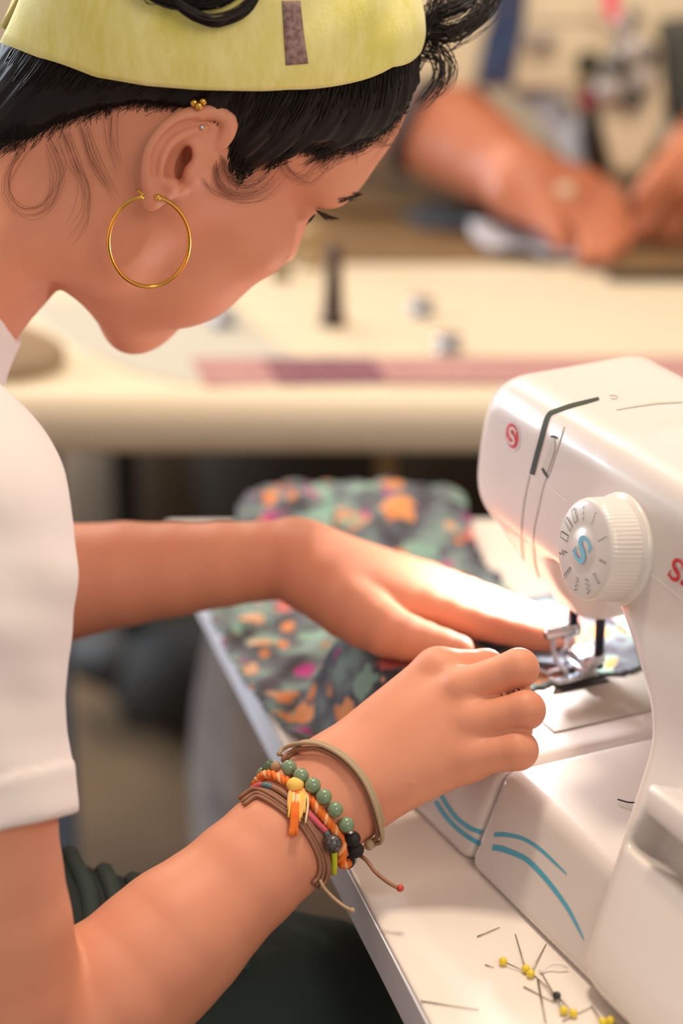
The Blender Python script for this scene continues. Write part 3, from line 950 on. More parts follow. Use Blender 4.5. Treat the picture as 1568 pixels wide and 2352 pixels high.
# ---- stitch dial
dc, dn_ = sight(m_bvh, 1425, 1258)
dax = MF.M @ np.array([0, .985, .17]); dax /= np.linalg.norm(dax)
DR = .0253
dface = P(1341, 1262, 1.0); 
# put the dial where its face meets the sight line, 24 mm proud of the arm
def on_plane(x, y, p0, n):
    v = FW + (x - 784) / FPX * RT - (y - 1176) / FPX * UP
    return CAM + v * (((p0 - CAM) @ n) / (v @ n))
arm0 = MF.w((8, -7, 17.6))
dcen = on_plane(1341, 1262, arm0 + dax * .0235, dax)
prof = [(DR * 1.10, -.030), (DR * 1.10, -.0195), (DR * 1.085, -.0180), (DR * 1.02, -.0176), (DR * 1.02, -.0165)]
dm = MB().lathe(dcen, dax, prof, 72)
dial_base = dm.build('dial_collar', M_white, machine)
u = np.cross([0, 0, 1.0], dax); u /= np.linalg.norm(u)
if u @ RT < 0: u = -u
w = np.cross(dax, u); w = w if w[2] > 0 else -w
V = []; seg = 216
rows = [(1.0, -.0172, 1), (1.01, -.0160, 1), (.985, -.0030, 1), (.965, -.0010, .3), (.93, -.0001, 0), (.90, .0002, 0), (.5, .0004, 0), (.36, .0004, 0), (.34, .0007, 0), (.01, .0008, 0)]
for (r, h, kn) in rows:
    for j in range(seg):
        a = 2 * math.pi * j / seg
        rr = DR * r + kn * .00022 * (1 if j % 3 else -1)
        V.append(dcen + dax * h + rr * (math.cos(a) * u + math.sin(a) * w))
F_ = []
for i in range(len(rows) - 1):
    for j in range(seg):
        j2 = (j + 1) % seg
        F_.append((i * seg + j, i * seg + j2, (i + 1) * seg + j2, (i + 1) * seg + j))
dial = link_mesh('stitch_dial', V, F_, M_white, machine)
def dpt(x, y, h=.0009): return dcen + dax * h + (x * u + y * w)
def flat_line(mb, pts, wd, h=.0007, f=dpt):
    """flat printed stroke on a plane given by f(x, y, h)."""
    q = np.asarray(pts, float); t = np.gradient(q, axis=0); t /= np.linalg.norm(t, axis=1)[:, None] + 1e-12
    nn = np.stack([-t[:, 1], t[:, 0]], 1); wd = np.broadcast_to(wd, (len(q),))
    V = []
    for i in range(len(q)):
        V += [f(*(q[i] + nn[i] * wd[i] / 2), h), f(*(q[i] - nn[i] * wd[i] / 2), h)]
    return mb.add(V, [(2 * i, 2 * i + 1, 2 * i + 3, 2 * i + 2) for i in range(len(q) - 1)])
def zig(n, L, A): return [(-L / 2 + L * i / n, A * (1 if i % 2 else -1) / 2) for i in range(n + 1)]
marks = {109: 'd3', 78: 'd4', 37: 'd5', 2: ('z', 14, .0040, .0009), -30: ('z', 9, .0046, .0015), -57: ('z', 6, .0052, .0022), -89: ('z', 6, .0048, .0016), -123: 'e', -155: 's', 180: 'b', 157: 'b', 135: 'b'}
for ang, kd in marks.items():
    mb = MB(); a = R_(ang); c = np.array([math.cos(a), math.sin(a)]) * DR * .71; er = np.array([math.cos(a), math.sin(a)]); et = np.array([-er[1], er[0]])
    def tr(pts): return [c + (er * p[0] + et * p[1]) * 1.4 for p in pts]
    if isinstance(kd, tuple): flat_line(mb, tr(zig(*kd[1:])), .00046)
    elif kd[0] == 'd':
        k = int(kd[1])
        for i in range(k):
            x0 = -.0028 + .0056 * i / k
            flat_line(mb, tr([(x0, 0), (x0 + .0038 / k, 0)]), .00042)
    elif kd == 'e':
        flat_line(mb, tr([(-.0026, 0), (.0026, 0)]), .0004)
        for i in range(4): flat_line(mb, tr([(-.0024 + .0016 * i, 0), (-.0018 + .0016 * i, .0014)]), .0004)
    elif kd == 's':
        flat_line(mb, tr([(-.0024, .0004), (-.0008, -.0004), (-.0004, .0012), (.0006, -.0010), (.0012, .0006), (.0026, 0)]), .0006)
    else:
        flat_line(mb, tr([(-.0024, -.0011), (.0024, -.0011)]), .0005); flat_line(mb, tr([(-.0024, .0011), (.0024, .0011)]), .0003)
        flat_line(mb, tr([(-.0024, -.0011), (-.0024, .0011)]), .0003); flat_line(mb, tr([(.0024, -.0011), (.0024, .0011)]), .0003)
    mb.build('stitch_mark', M_ink, dial, smooth=False)
# letter S as a stroke of varying width
S_PTS = [(.36, .34), (.22, .47), (-.02, .50), (-.26, .42), (-.34, .24), (-.24, .08), (0, -.02), (.25, -.12), (.34, -.28), (.24, -.44), (0, -.50), (-.24, -.46), (-.38, -.32)]
S_W = [.10, .15, .17, .19, .23, .25, .26, .25, .23, .19, .17, .15, .10]
def letter_s(f, size, rot=0, slant=.15, serif=True):
    mb = MB(); q = spline([(x, y, ww) for (x, y), ww in zip(S_PTS, S_W)], 44)
    cr, sr = math.cos(rot), math.sin(rot)
    def xf(x, y):
        x = x + slant * y
        return (size * (cr * x - sr * y), size * (sr * x + cr * y))
    flat_line(mb, [xf(x, y) for x, y, _ in q], [ww * size for _, _, ww in q], 0, f)
    if serif:
        for s in (1, -1):
            flat_line(mb, [xf(.36 * s, .16 * s), xf(.40 * s, .52 * s)], .09 * size, 0, f)
    return mb
letter_s(lambda x, y, h: dpt(x, y, .0013), .0125, R_(-18)).build('dial_emblem', M_sky, dial, smooth=False)

# ---- red round emblem on the end of the arm
def surf_frame(bvh, x, y):
    p, n = sight(bvh, x, y)
    n = n if n @ (CAM - p) > 0 else -n
    e1 = np.cross([0, 0, 1.0], n); e1 /= np.linalg.norm(e1)
    if e1 @ RT < 0: e1 = -e1
    e2 = np.cross(n, e1); e2 = e2 if e2[2] > 0 else -e2
    return p, n, e1, e2
p0, n0, e1, e2 = surf_frame(m_bvh, 1177, 1001)
def wrap(x, y, h):
    q = p0 + e1 * x + e2 * y
    r = m_bvh.ray_cast(Vector(q + n0 * .01), Vector(-n0))
    return (np.array(r[0]) if r[0] is not None else q) + n0 * h
def disc(f, r, h, rings=4, seg=40):
    V = [f(0, 0, h)]; F_ = []
    for i in range(1, rings + 1):
        for j in range(seg):
            a = 2 * math.pi * j / seg; V.append(f(r * i / rings * math.cos(a), r * i / rings * math.sin(a), h))
    for j in range(seg): F_.append((0, 1 + j, 1 + (j + 1) % seg))
    for i in range(rings - 1):
        for j in range(seg):
            a = 1 + i * seg; j2 = (j + 1) % seg
            F_.append((a + j, a + seg + j, a + seg + j2, a + j2))
    return V, F_
V, F_ = disc(wrap, .0084, .00018); badge = link_mesh('round_badge', V, F_, mat('badge_rim', (216, 206, 206), .4), machine)
V, F_ = disc(wrap, .0066, .00034); link_mesh('badge_disc', V, F_, M_red, badge)
letter_s(lambda x, y, h: wrap(x, y, .0006), .0086, 0).build('badge_letter', M_white, badge, smooth=False)

# ---- red wordmark on the arm front
wp, wn, w1, w2 = surf_frame(m_bvh, 1554, 1309)
w1 = ma - wn * (ma @ wn); w1 /= np.linalg.norm(w1); w2 = np.cross(wn, w1); w2 = w2 if w2[2] > 0 else -w2
def wordpt(x, y, h): return wp + w1 * x + w2 * y + wn * (.0006)
letter_s(wordpt, .0100, 0, .25).build('wordmark_letter', M_red, machine, smooth=False)
def letter_strokes(strokes, dx, wd=.0022, sl=.25, hgt=.0088):
    mb = MB()
    for st in strokes:
        flat_line(mb, [(dx + (x + sl * (y - .5)) * hgt, (y - .5) * hgt) for x, y in st], wd, 0, wordpt)
    return mb
LET = {'I': [[(.3, 0), (.3, 1)], [(.05, .04), (.55, .04)], [(.05, .96), (.55, .96)]], 'N': [[(.1, 0), (.1, 1)], [(.1, 1), (.8, 0)], [(.8, 0), (.8, 1)]],
       'G': [[(.85, .8), (.5, 1), (.15, .75), (.1, .4), (.3, .05), (.6, 0), (.85, .15), (.85, .45), (.55, .45)]],
       'E': [[(.15, 0), (.15, 1)], [(.15, .04), (.75, .04)], [(.15, .5), (.6, .5)], [(.15, .96), (.75, .96)]],
       'R': [[(.15, 0), (.15, 1)], [(.15, .96), (.6, .96), (.75, .75), (.6, .52), (.15, .5)], [(.45, .5), (.8, 0)]]}
dx = .0058
for ch in 'INGER':
    letter_strokes(LET[ch], dx).build('wordmark_letter', M_red, machine, smooth=False)
    dx += {'I': .0068, 'N': .0098, 'G': .0098, 'E': .0085, 'R': .009}[ch]

# ---- slots, seams, blue curves (printed)
press_ribbon('thread_slot', [(1222, 1090), (1232, 1050), (1243, 1010), (1253, 972), (1262, 952), (1275, 945), (1310, 933), (1345, 924), (1375, 916)], [11, 11, 11, 11, 10, 10, 9, 7], M_grey, machine, m_bvh, .0004, 60)
press_ribbon('face_cover_seam', [(1216, 1092), (1204, 1150), (1198, 1210), (1200, 1270), (1215, 1320), (1235, 1350)], [3, 3, 3], M_line, machine, m_bvh)
press_ribbon('front_seam', [(1296, 980), (1287, 1010), (1275, 1045), (1262, 1085), (1250, 1110), (1238, 1160), (1226, 1220), (1226, 1275), (1232, 1310), (1240, 1330)], [3, 3, 2, 3, 4], M_line, machine, m_bvh)
press_ribbon('top_seam', [(1415, 942), (1460, 934), (1510, 927), (1566, 924)], [2, 4, 4], M_line, machine, m_bvh)
press_ribbon('arm_seam', [(1256, 1112), (1280, 1132), (1305, 1152)], [2, 2], mat('seam_light', (250, 244, 238), .4), machine, m_bvh)
press_ribbon('arm_seam', [(1488, 1312), (1520, 1338), (1566, 1376)], [2.5, 2.5], mat('seam_light2', (250, 244, 238), .4), machine, m_bvh)
press_ribbon('blue_curve', [(1135, 1917), (1160, 1917), (1200, 1926), (1240, 1950), (1275, 1982), (1302, 2008)], [10, 10, 8, 7, 5, 2], M_cyan, machine)
press_ribbon('blue_curve', [(1131, 1946), (1160, 1952), (1210, 1975), (1255, 2020), (1300, 2080), (1325, 2125), (1341, 2158)], [13, 13, 11, 10, 8, 6, 2], M_cyan, machine)
press_ribbon('blue_curve', [(1107, 1912), (1080, 1902), (1050, 1880), (1028, 1852), (1012, 1825)], [11, 10, 10, 10, 9], M_cyan, machine)
press_ribbon('blue_curve', [(1104, 1939), (1075, 1922), (1045, 1898), (1020, 1870), (1000, 1840)], [11, 10, 10, 10, 9], M_cyan, machine)

press_ribbon('take_up_window', [(1270, 1003), (1268, 1030), (1258, 1062), (1250, 1088)], [7, 13, 14, 10], mat('window_white', (206, 200, 192), .35), machine, m_bvh, .0003, 20)
press_ribbon('take_up_lever', [(1246, 1075), (1252, 1086), (1258, 1096)], [5, 6, 4], M_grey, machine, m_bvh, .0005, 10)
press_ribbon('take_up_lever', [(1266, 1003), (1274, 1003), (1280, 1008)], [4, 5, 4], M_grey, machine, m_bvh, .0005, 10)
press_ribbon('stitch_icon', [(1398, 908), (1410, 909), (1418, 912), (1412, 917), (1402, 915)], [2, 2, 2], M_line, machine, m_bvh, .0003, 16)
# ------------------------------------------------------------------ lever, presser foot, lamp, needle plate
def mloc(p): return MF.to_local(np.asarray(p))
# lever in the pillar front
lp, ln, l1, l2 = surf_frame(m_bvh, 1530, 1850)
lev = MB()
la = ma
lo_ = P(1470, 1835, ((lp - CAM) @ FW) - .022)
fwd_ = MF.M @ np.array([0, .93, .37]); upm = MF.M @ np.array([0, -.37, .93])
lev.prism([lo_ + upm * .009, lo_ + la * .052 + upm * .009, lo_ + la * .052 - upm * .004, lo_ + la * .004 - upm * .004], -fwd_ * .032)
lever = lev.build('reverse_lever', M_white, machine, bevel=.003, seg=3)
gm = MB()
for k in range(3):
    o_ = lo_ + upm * .0092 - fwd_ * (.004 + .004 * k)
    gm.tube([o_ + la * .004, o_ + la * .050], .0006, 6)
gm.build('grip_ridges', M_white, lever)
rc = MB()
q = [P(1452, 1908, 1), P(1568, 1870, 1), P(1568, 2010, 1), P(1518, 2058, 1)]

# needle bar, presser bar, foot, clamp
def ml(x, y, z): return MF.w((x, y, z))
foot = MB()
nx, ny = -0.8, -10.6
foot.tube([ml(nx + .9, ny - .8, 11), ml(nx + .9, ny - .8, 6.2)], .0028, 12).build('presser_bar', M_dark, machine)
MB().tube([ml(nx - .6, ny, 11), ml(nx - .6, ny, 8.2)], .0026, 12).build('needle_bar', M_dark, machine)
MB().tube([ml(nx - .6, ny, 8.2), ml(nx - .6, ny, 5.3)], [.0008, .0005], 8).build('needle', M_steel, machine)
cl = MB().lathe(ml(nx - .6, ny + .1, 8.0), mn, [(.0045, -.004), (.0045, .006), (.003, .0065), (.003, .016)], 16)
cl.build('needle_clamp', M_steel, machine)
f_ = MB()
f_.prism([ml(nx - 1.0, ny - 1.1, 6.6), ml(nx + 1.2, ny - 1.1, 6.6), ml(nx + 1.2, ny + .1, 6.0), ml(nx - 1.0, ny + .1, 6.0)], (0, 0, .006))
ft = f_.build('presser_foot', M_steel, machine, bevel=.001)
for sx in (-.8, .5):
    MB().prism([ml(nx + sx - .3, ny - .9, 5.55), ml(nx + sx + .35, ny - .9, 5.55), ml(nx + sx + .35, ny + 1.6, 5.5), ml(nx + sx, ny + 2.1, 5.85), ml(nx + sx - .3, ny + 1.6, 5.5)], (0, 0, .0022)).build('foot_toe', M_steel, ft, bevel=.0006)
MB().prism([ml(nx - .9, ny - .7, 5.7), ml(nx + 1.0, ny - .7, 5.7), ml(nx + 1.0, ny + .3, 5.7), ml(nx - .9, ny + .3, 5.7)], (0, 0, .006)).build('foot_ankle', M_steel, ft, bevel=.001)
# thread guard wire seen bright in front of the needle
MB().tube(spline([ml(nx - 1.6, ny + .6, 7.6), ml(nx - 1.2, ny + .9, 6.9), ml(nx - .4, ny + 1.0, 6.2), ml(nx + .4, ny + .8, 5.9)], 16), .0014, 8).build('thread_guide_wire', M_steel, machine)
MB().tube([ml(nx - 1.9, ny - .6, 9.6), ml(nx - 1.9, ny - .4, 6.4), ml(nx - 1.6, ny + .2, 6.1)], .0016, 8).build('threader_lever', M_steel, machine)
# needle plate with feed slots
npl = MB().prism([ml(-4.6, -14.6, 5.21), ml(4.2, -14.6, 5.21), ml(4.2, -6.3, 5.21), ml(-4.6, -6.3, 5.21)], (0, 0, .0008)).build('needle_plate', mat('brushed_steel', (186, 178, 168), .45, metal=.35), machine, bevel=.0003)
for k in range(3):
    MB().prism([ml(-.9 + .5 * k, -12, 5.30), ml(-.65 + .5 * k, -12, 5.30), ml(-.65 + .5 * k, -9, 5.30), ml(-.9 + .5 * k, -9, 5.30)], (0, 0, .0006)).build('feed_slot', M_dark, npl)
cov = MB().prism([ml(-2.5, -6.2, 5.22), ml(3.0, -6.2, 5.22), ml(3.0, -3.0, 5.22), ml(-2.5, -3.0, 5.22)], (0, 0, .0008)).build('bobbin_cover', mat('clear_cover', (216, 212, 210), .2, coat=.5), machine, bevel=.0004)
# lamp under the arm end
lamp_p = ml(-6.3, -10.8, 11.6)
M_lamp = nodes_of('lamp_glow'); M_lamp[2].inputs['Emission Color'].default_value = (1, .97, 1, 1); M_lamp[2].inputs['Emission Strength'].default_value = 30
MB().lathe(lamp_p, (0, 0, 1), [(.004, -.003), (.007, -.001), (.007, .004)], 16).build('lamp_lens', M_lamp[0], machine)
ld = bpy.data.lights.new('machine_lamp', 'POINT'); ld.energy = LAMP_W; ld.color = (.96, .97, 1.0); ld.shadow_soft_size = .006
lo = bpy.data.objects.new('machine_lamp', ld); COL.objects.link(lo); lo.location = tuple(lamp_p - np.array([0, 0, .006]) + mn * .004)

# ------------------------------------------------------------------ near table
E1 = T(668, 1736, TABLE_Z); E2 = T(990, 2352, TABLE_Z)
td = E2 - E1; td /= np.linalg.norm(td)               # towards the camera
ti = np.cross([0, 0, 1.0], td)
if ti @ RT < 0: ti = -ti                              # into the table
t_far = T(380, 1198, TABLE_Z)
s_far = (t_far - E1) @ td
c0 = E1 + td * s_far
M_table = mat('white_laminate', (236, 226, 216), .35, noise=(6, .25, (228, 214, 200)))
M_tedge = mat('cool_lit_edging', (238, 242, 252), .4)  # bluish window light is put into the colour of the table sides
M_leg = mat('grey_metal_leg', (120, 124, 132), .4, metal=.6)
table = empty('work_table', (c0[0] + .5, c0[1] - .3, 0), 'white work table with edging in painted cool light under the small white sewing machine', 'table')
far_dir = np.array([1.0, .02, 0])
LEN = 1.15; DEP = .95
A0 = c0; A1 = c0 + td * LEN; A2 = A1 + ti * DEP; A3 = c0 + far_dir * DEP
dn = np.array([0, 0, -.025])
MB().prism([A0 + dn, A1 + dn, A2 + dn, A3 + dn], -dn).build('table_top', M_table, table, smooth=False, bevel=.0015)
eg = MB()
for a, b, nn in ((A0, A1, -ti), (A0, A3, -td)):
    eg = MB().box(a + dn * .98 + nn * .0008, b - a, nn * .0008, -dn * .95)
    eg.build('edging_strip', M_tedge, table, smooth=False)
for px, py in ((.45, .12), (.45, .55), (.80, .12), (.80, .8)):
    b = A0 + ti * px + td * py
    MB().tube([(b[0], b[1], .0), (b[0], b[1], TABLE_Z - .024)], .018, 16).build('leg', M_leg, table)

# ------------------------------------------------------------------ floral cloth under the presser foot
def floral():
    m, nt, b = nodes_of('floral_print'); L = nt.links
    tc = nt.nodes.new('ShaderNodeTexCoord')
    nz = nt.nodes.new('ShaderNodeTexNoise'); nz.inputs['Scale'].default_value = 60; nz.inputs['Detail'].default_value = 2
    L.new(tc.outputs['Object'], nz.inputs['Vector'])
    wv = nt.nodes.new('ShaderNodeMix'); wv.data_type = 'RGBA'; wv.blend_type = 'LINEAR_LIGHT'; wv.inputs[0].default_value = .012
    L.new(tc.outputs['Object'], wv.inputs[6]); L.new(nz.outputs['Color'], wv.inputs[7])
    def blobs(scale, lo, hi):
        v = nt.nodes.new('ShaderNodeTexVoronoi'); v.inputs['Scale'].default_value = scale
        L.new(wv.outputs[2], v.inputs['Vector'])
        r = nt.nodes.new('ShaderNodeMapRange'); r.inputs[1].default_value = lo; r.inputs[2].default_value = hi
        r.inputs[3].default_value = 1; r.inputs[4].default_value = 0
        L.new(v.outputs['Distance'], r.inputs[0]); return v, r
    base = nt.nodes.new('ShaderNodeValToRGB'); e = base.color_ramp.elements
    n1 = nt.nodes.new('ShaderNodeTexNoise'); n1.inputs['Scale'].default_value = 38; n1.inputs['Detail'].default_value = 3
    L.new(tc.outputs['Object'], n1.inputs['Vector']); L.new(n1.outputs['Fac'], base.inputs['Fac'])
    e[0].position = .36; e[0].color = lin((62, 60, 66)); e[1].position = .62; e[1].color = lin((122, 142, 134))
    x = base.color_ramp.elements.new(.50); x.color = lin((96, 100, 106))
    col = base.outputs['Color']
    for sc, lo_, hi_, ramp in ((30, .30, .36, [(.0, (222, 146, 92)), (.36, (132, 162, 146)), (.60, (168, 56, 110)), (.76, (204, 100, 92))]),
                               (55, .27, .34, [(.0, (212, 130, 76)), (.30, (120, 160, 146)), (.55, (90, 80, 96)), (.75, (176, 58, 128)), (.88, (206, 160, 128))])):
        v, r = blobs(sc, lo_, hi_)
        sp = nt.nodes.new('ShaderNodeSeparateColor'); L.new(v.outputs['Color'], sp.inputs[0])
        cr = nt.nodes.new('ShaderNodeValToRGB'); cr.color_ramp.interpolation = 'CONSTANT'
        el = cr.color_ramp.elements
        el[0].position = ramp[0][0]; el[0].color = lin(ramp[0][1]); el[1].position = ramp[1][0]; el[1].color = lin(ramp[1][1])
        for pp, cc in ramp[2:]:
            ne = el.new(pp); ne.color = lin(cc)
        L.new(sp.outputs[0], cr.inputs['Fac'])
        mx = nt.nodes.new('ShaderNodeMix'); mx.data_type = 'RGBA'
        L.new(r.outputs[0], mx.inputs[0]); L.new(col, mx.inputs[6]); L.new(cr.outputs['Color'], mx.inputs[7])
        col = mx.outputs[2]
    L.new(col, b.inputs['Base Color']); b.inputs['Roughness'].default_value = .9
    return m
M_floral = floral()
def poly_mask(poly, X, Y):
    ins = np.zeros(X.shape, bool); n = len(poly)
    for i in range(n):
        x0, y0 = poly[i][:2]; x1, y1 = poly[(i + 1) % n][:2]
        c = (y0 > Y) != (y1 > Y)
        with np.errstate(divide='ignore', invalid='ignore'):
            ins ^= c & (X < (x1 - x0) * (Y - y0) / (y1 - y0 + 1e-12) + x0)
    return ins
def sheet(name, poly, zfun, cell, material, parent=None, thick=.0015):
    poly = np.asarray(poly); lo, hi = poly[:, :2].min(0), poly[:, :2].max(0)
    nx_, ny_ = (np.ceil((hi - lo) / cell)).astype(int) + 1
    X, Y = np.meshgrid(lo[0] + np.arange(nx_) * cell, lo[1] + np.arange(ny_) * cell, indexing='ij')
    Z = zfun(X, Y); V = np.stack([X, Y, Z], -1).reshape(-1, 3)
    i, j = np.meshgrid(np.arange(nx_ - 1), np.arange(ny_ - 1), indexing='ij')
    ins = poly_mask(poly, X[:-1, :-1] + cell / 2, Y[:-1, :-1] + cell / 2)
    i, j = i[ins], j[ins]
    F_ = np.stack([i * ny_ + j, (i + 1) * ny_ + j, (i + 1) * ny_ + j + 1, i * ny_ + j + 1], 1)
    used, inv = np.unique(F_, return_inverse=True)
    o = link_mesh(name, V[used], inv.reshape(F_.shape), material, parent)
    s = o.modifiers.new('thick', 'SOLIDIFY'); s.thickness = thick; s.offset = 1
    return o
def sstep(t): t = np.clip(t, 0, 1); return t * t * (3 - 2 * t)
def cloth_z(X, Y):
    q = np.stack([X - MF.o[0], Y - MF.o[1]], -1)
    lx = q @ ma[:2] * 100; ly = q @ mn[:2] * 100
    d = np.maximum(np.maximum(-11 - lx, ly + 1.6), 0)           # cm outside the machine bed
    bed = .0508 * (1 - sstep(d / 2.6))
    z = TABLE_Z + .0025 + bed
    rip = .0028 * np.sin(X * 90 + 2 * np.sin(Y * 55)) * np.sin(Y * 70 + X * 30) + .0020 * np.sin(X * 170 - Y * 120)
    z = z + np.maximum(rip, -.001) * np.clip(d / 3, 0, 1)
    for (cx, cy, rx, ry, hh) in MOUNDS:
        t = ((X - cx) / rx) ** 2 + ((Y - cy) / ry) ** 2
        z = z + hh * np.clip(1 - t, 0, 1) ** .8
    return z
mc1 = T(800, 1160, TABLE_Z + .02); mc2 = T(980, 1180, TABLE_Z + .02); mc3 = T(650, 1175, TABLE_Z + .015)
MOUNDS = [(mc1[0] + .004, mc1[1], .128, .062, .027)]
poly = [T(x, y, z) for x, y, z in [(478, 1395, .755), (520, 1490, .755), (590, 1600, .755), (680, 1690, .755), (760, 1712, .76), (900, 1690, .79), (1050, 1660, .80), (1180, 1600, .805), (1250, 1572, .805), (1330, 1552, .805), (1420, 1545, .805), (1475, 1530, .805), (1455, 1460, .805), (1380, 1400, .805), (1290, 1330, .80), (1180, 1240, .79), (1080, 1200, .77)]]
far = [T(x, y, .755) for x, y in [(1060, 1165), (960, 1120), (820, 1105), (680, 1125), (570, 1180), (540, 1240), (480, 1300)]]
floral_cloth = sheet('floral_cloth', poly + far, cloth_z, .0028, M_floral)
tag(floral_cloth, 'floral print cloth bunched on the white table and under the presser foot', 'cloth')
# tan hem strip of the seam lying beside the foot
# ------------------------------------------------------------------ pins
M_yel = mat('yellow_glass', (236, 208, 40), .3, coat=.5); M_blk = mat('black_glass', (26, 26, 26), .3, coat=.5); M_pin = mat('pin_steel', (150, 140, 120), .35, metal=1)
def pin(hx, hy, tx, ty, hm, label, lift=.0022, tip=.0004):
    h = T(hx, hy, TABLE_Z + lift); t = T(tx, ty, TABLE_Z + tip)
    e = empty('straight_pin', (h[0], h[1], TABLE_Z), label, 'pin', 'pins scattered on the table')
    MB().ball(h, .0021, 12, 8).build('pin_head', hm, e)
    MB().tube([h, t], [.00035, .0002], 6).build('shaft', M_pin, e)
for a in [((1155, 2208), (1230, 2243), M_yel, 'yellow headed pin lying farthest left among the scattered pins'),
          ((1207, 2225), (1183, 2145), M_yel, 'yellow headed pin pointing up towards the machine base, upper of a touching pair'),
          ((1218, 2236), (1254, 2168), M_yel, 'yellow headed pin slanting right under the machine edge, lower of a touching pair'),
          ((1278, 2287), (1222, 2236), M_blk, 'black headed pin lying among the yellow ones'),
          ((1294, 2321), (1240, 2228), M_yel, 'yellow headed pin below the black one, left of two side by side'),
          ((1316, 2327), (1278, 2284), M_yel, 'yellow headed pin below the black one, right of two side by side'),
          ((1384, 2347), (1357, 2310), M_yel, 'yellow headed pin at the bottom edge of the picture beside the pillar foot'),
          ((1402, 2344), (1440, 2375), M_yel, 'yellow headed pin tucked closest to the pillar foot')]:
    pin(*a[0], *a[1], a[2], a[3])
def needle(x0, y0, x1, y1, label, r=.00033):
    o = MB().tube([T(x0, y0, TABLE_Z + .0007), T(x1, y1, TABLE_Z + .0007)], [r, r * .5], 6).build('sewing_needle', M_pin)
    tag(o, label, 'needle', 'headless pins on the table')
needle(1202, 2266, 1275, 2304, 'headless pin crossing just left of the black headed pin')
needle(966, 2299, 1100, 2320, 'single headless pin lying apart near the table edge')
needle(1096, 2151, 1147, 2130, 'thin headless pin at the corner of the light patch')
needle(1114, 2216, 1134, 2222, 'tiny dark pin fragment left of the yellow heads')
needle(1235, 2250, 1253, 2350, 'silvery pin standing out below the touching yellow heads', .0005)
needle(1292, 2345, 1360, 2312, 'headless pin crossing beneath the two lowest yellow heads')
o = MB().tube(spline([T(1240, 2234, TABLE_Z + .001), T(1262, 2217, TABLE_Z + .003), T(1285, 2214, TABLE_Z + .004), T(1303, 2222, TABLE_Z + .002)], 20), .0007, 6).build('thread_snippet', mat('white_thread', (240, 232, 228), .8))
tag(o, 'white thread snippet looping among the pins', 'thread')
o = MB().tube(spline([T(1418, 1836, TABLE_Z + .0535), T(1445, 1843, TABLE_Z + .0535), T(1475, 1842, TABLE_Z + .0535)], 12), .0004, 6).build('thread_snippet', M_ink)
tag(o, 'short dark thread lying on the machine bed near the pillar', 'thread')

# ------------------------------------------------------------------ jewellery
M_gold = mat('gold', (226, 178, 84), .22, metal=1)
def cheek_depth(x, y):
    p, n = sight(body_bvh, x, y); return (p - CAM) @ FW if p is not None else 9
hoop_c = (342, 554)
ang = np.linspace(R_(97), R_(97 + 340), 72)
hx = hoop_c[0] + 93 * np.cos(ang); hy = hoop_c[1] - 104 * np.sin(ang)
cd = np.array([cheek_depth(x, y) for x, y in zip(hx, hy)])
Am = np.stack([np.ones(72), hx / 1000, hy / 1000], 1)
sol = np.linalg.lstsq(Am, cd, rcond=None)[0]
hdp = Am @ sol; hdp = hdp - max(np.max(hdp - cd), 0) - .002
hd = float(hdp.mean())
pts = [P(x, y, q) for x, y, q in zip(hx, hy, hdp)]
hoop = empty('hoop_earring', pts[36], 'gold hoop earring hanging from the ear lobe', 'earring')
MB().tube(pts, .00105, 12).build('hoop', M_gold, hoop)
MB().ball(pts[-1], .0016, 10, 6).build('hinge', M_gold, hoop)
MB().tube([pts[0], P(322, 441, hdp[0] + .001), P(312, 436, hdp[0] + .002)], .0007, 8).build('clasp', M_gold, hoop)
sp, sn = sight(body_bvh, 456, 246)
st = empty('ear_stud', sp, 'gold three-ball stud on the upper rim of the ear', 'earring')
for x, y, z in ((446, 236, 0), (466, 233, 0), (457, 243, 1.5)):
    MB().ball(P(x, y, (sp - CAM) @ FW - .002 - z * .001), .0021, 12, 8).build('gold_ball', M_gold, st)
sp, sn = sight(body_bvh, 464, 293)
o = MB().ball(sp - FW * .001, .0013, 12, 8).build('ear_stud', M_steel); tag(o, 'tiny silver stud inside the upper ear', 'earring')

# ------------------------------------------------------------------ bracelets
def wrist_ring(px, off, n=90, close=True):
    """closed loop around the wrist through the visible photo pixels, off metres above the skin."""
    vis = []; dep = 1.13
    for x, y in px:
        p, nn = sight(body_bvh, x, y)
        if p is None or abs((p - CAM) @ FW - 1.125) > .05: vis.append((x, y, None)); continue
        nn = nn if nn @ (CAM - p) > 0 else -nn
        vis.append((x, y, p + nn * off))
    ok = [i for i, q in enumerate(vis) if q[2] is not None]
    pts = []
    for i, (x, y, p) in enumerate(vis):
        if p is None:
            k = min(ok, key=lambda j: abs(j - i)); dd = (vis[k][2] - CAM) @ FW + .006 * abs(k - i) + .004
            p = P(x, y, dd)
        pts.append(p)
    pts = np.array(pts)
    if not close: return spline(pts, n)
    axis = P(770, 1818, 1.147) - P(560, 2012, 1.125); axis /= np.linalg.norm(axis)
    c = pts.mean(0)
    ac = P(690, 1893, 1.14); c = ac + axis * ((c - ac) @ axis)
    # hidden far side: half ellipse bulging away from the viewer
    a, b = pts[-1], pts[0]; m_ = (a + b) / 2; r = np.linalg.norm(a - b) / 2
    e = (a - m_) / (r + 1e-9); w_ = FW - e * (FW @ e); w_ /= np.linalg.norm(w_)
    hid = [m_ + e * r * math.cos(t) + w_ * (.030 + off) * math.sin(t) for t in np.linspace(0, math.pi, 9)[1:-1]]
    allp = np.vstack([pts, hid, pts[:1]])
    return spline(allp, n)[:-1]
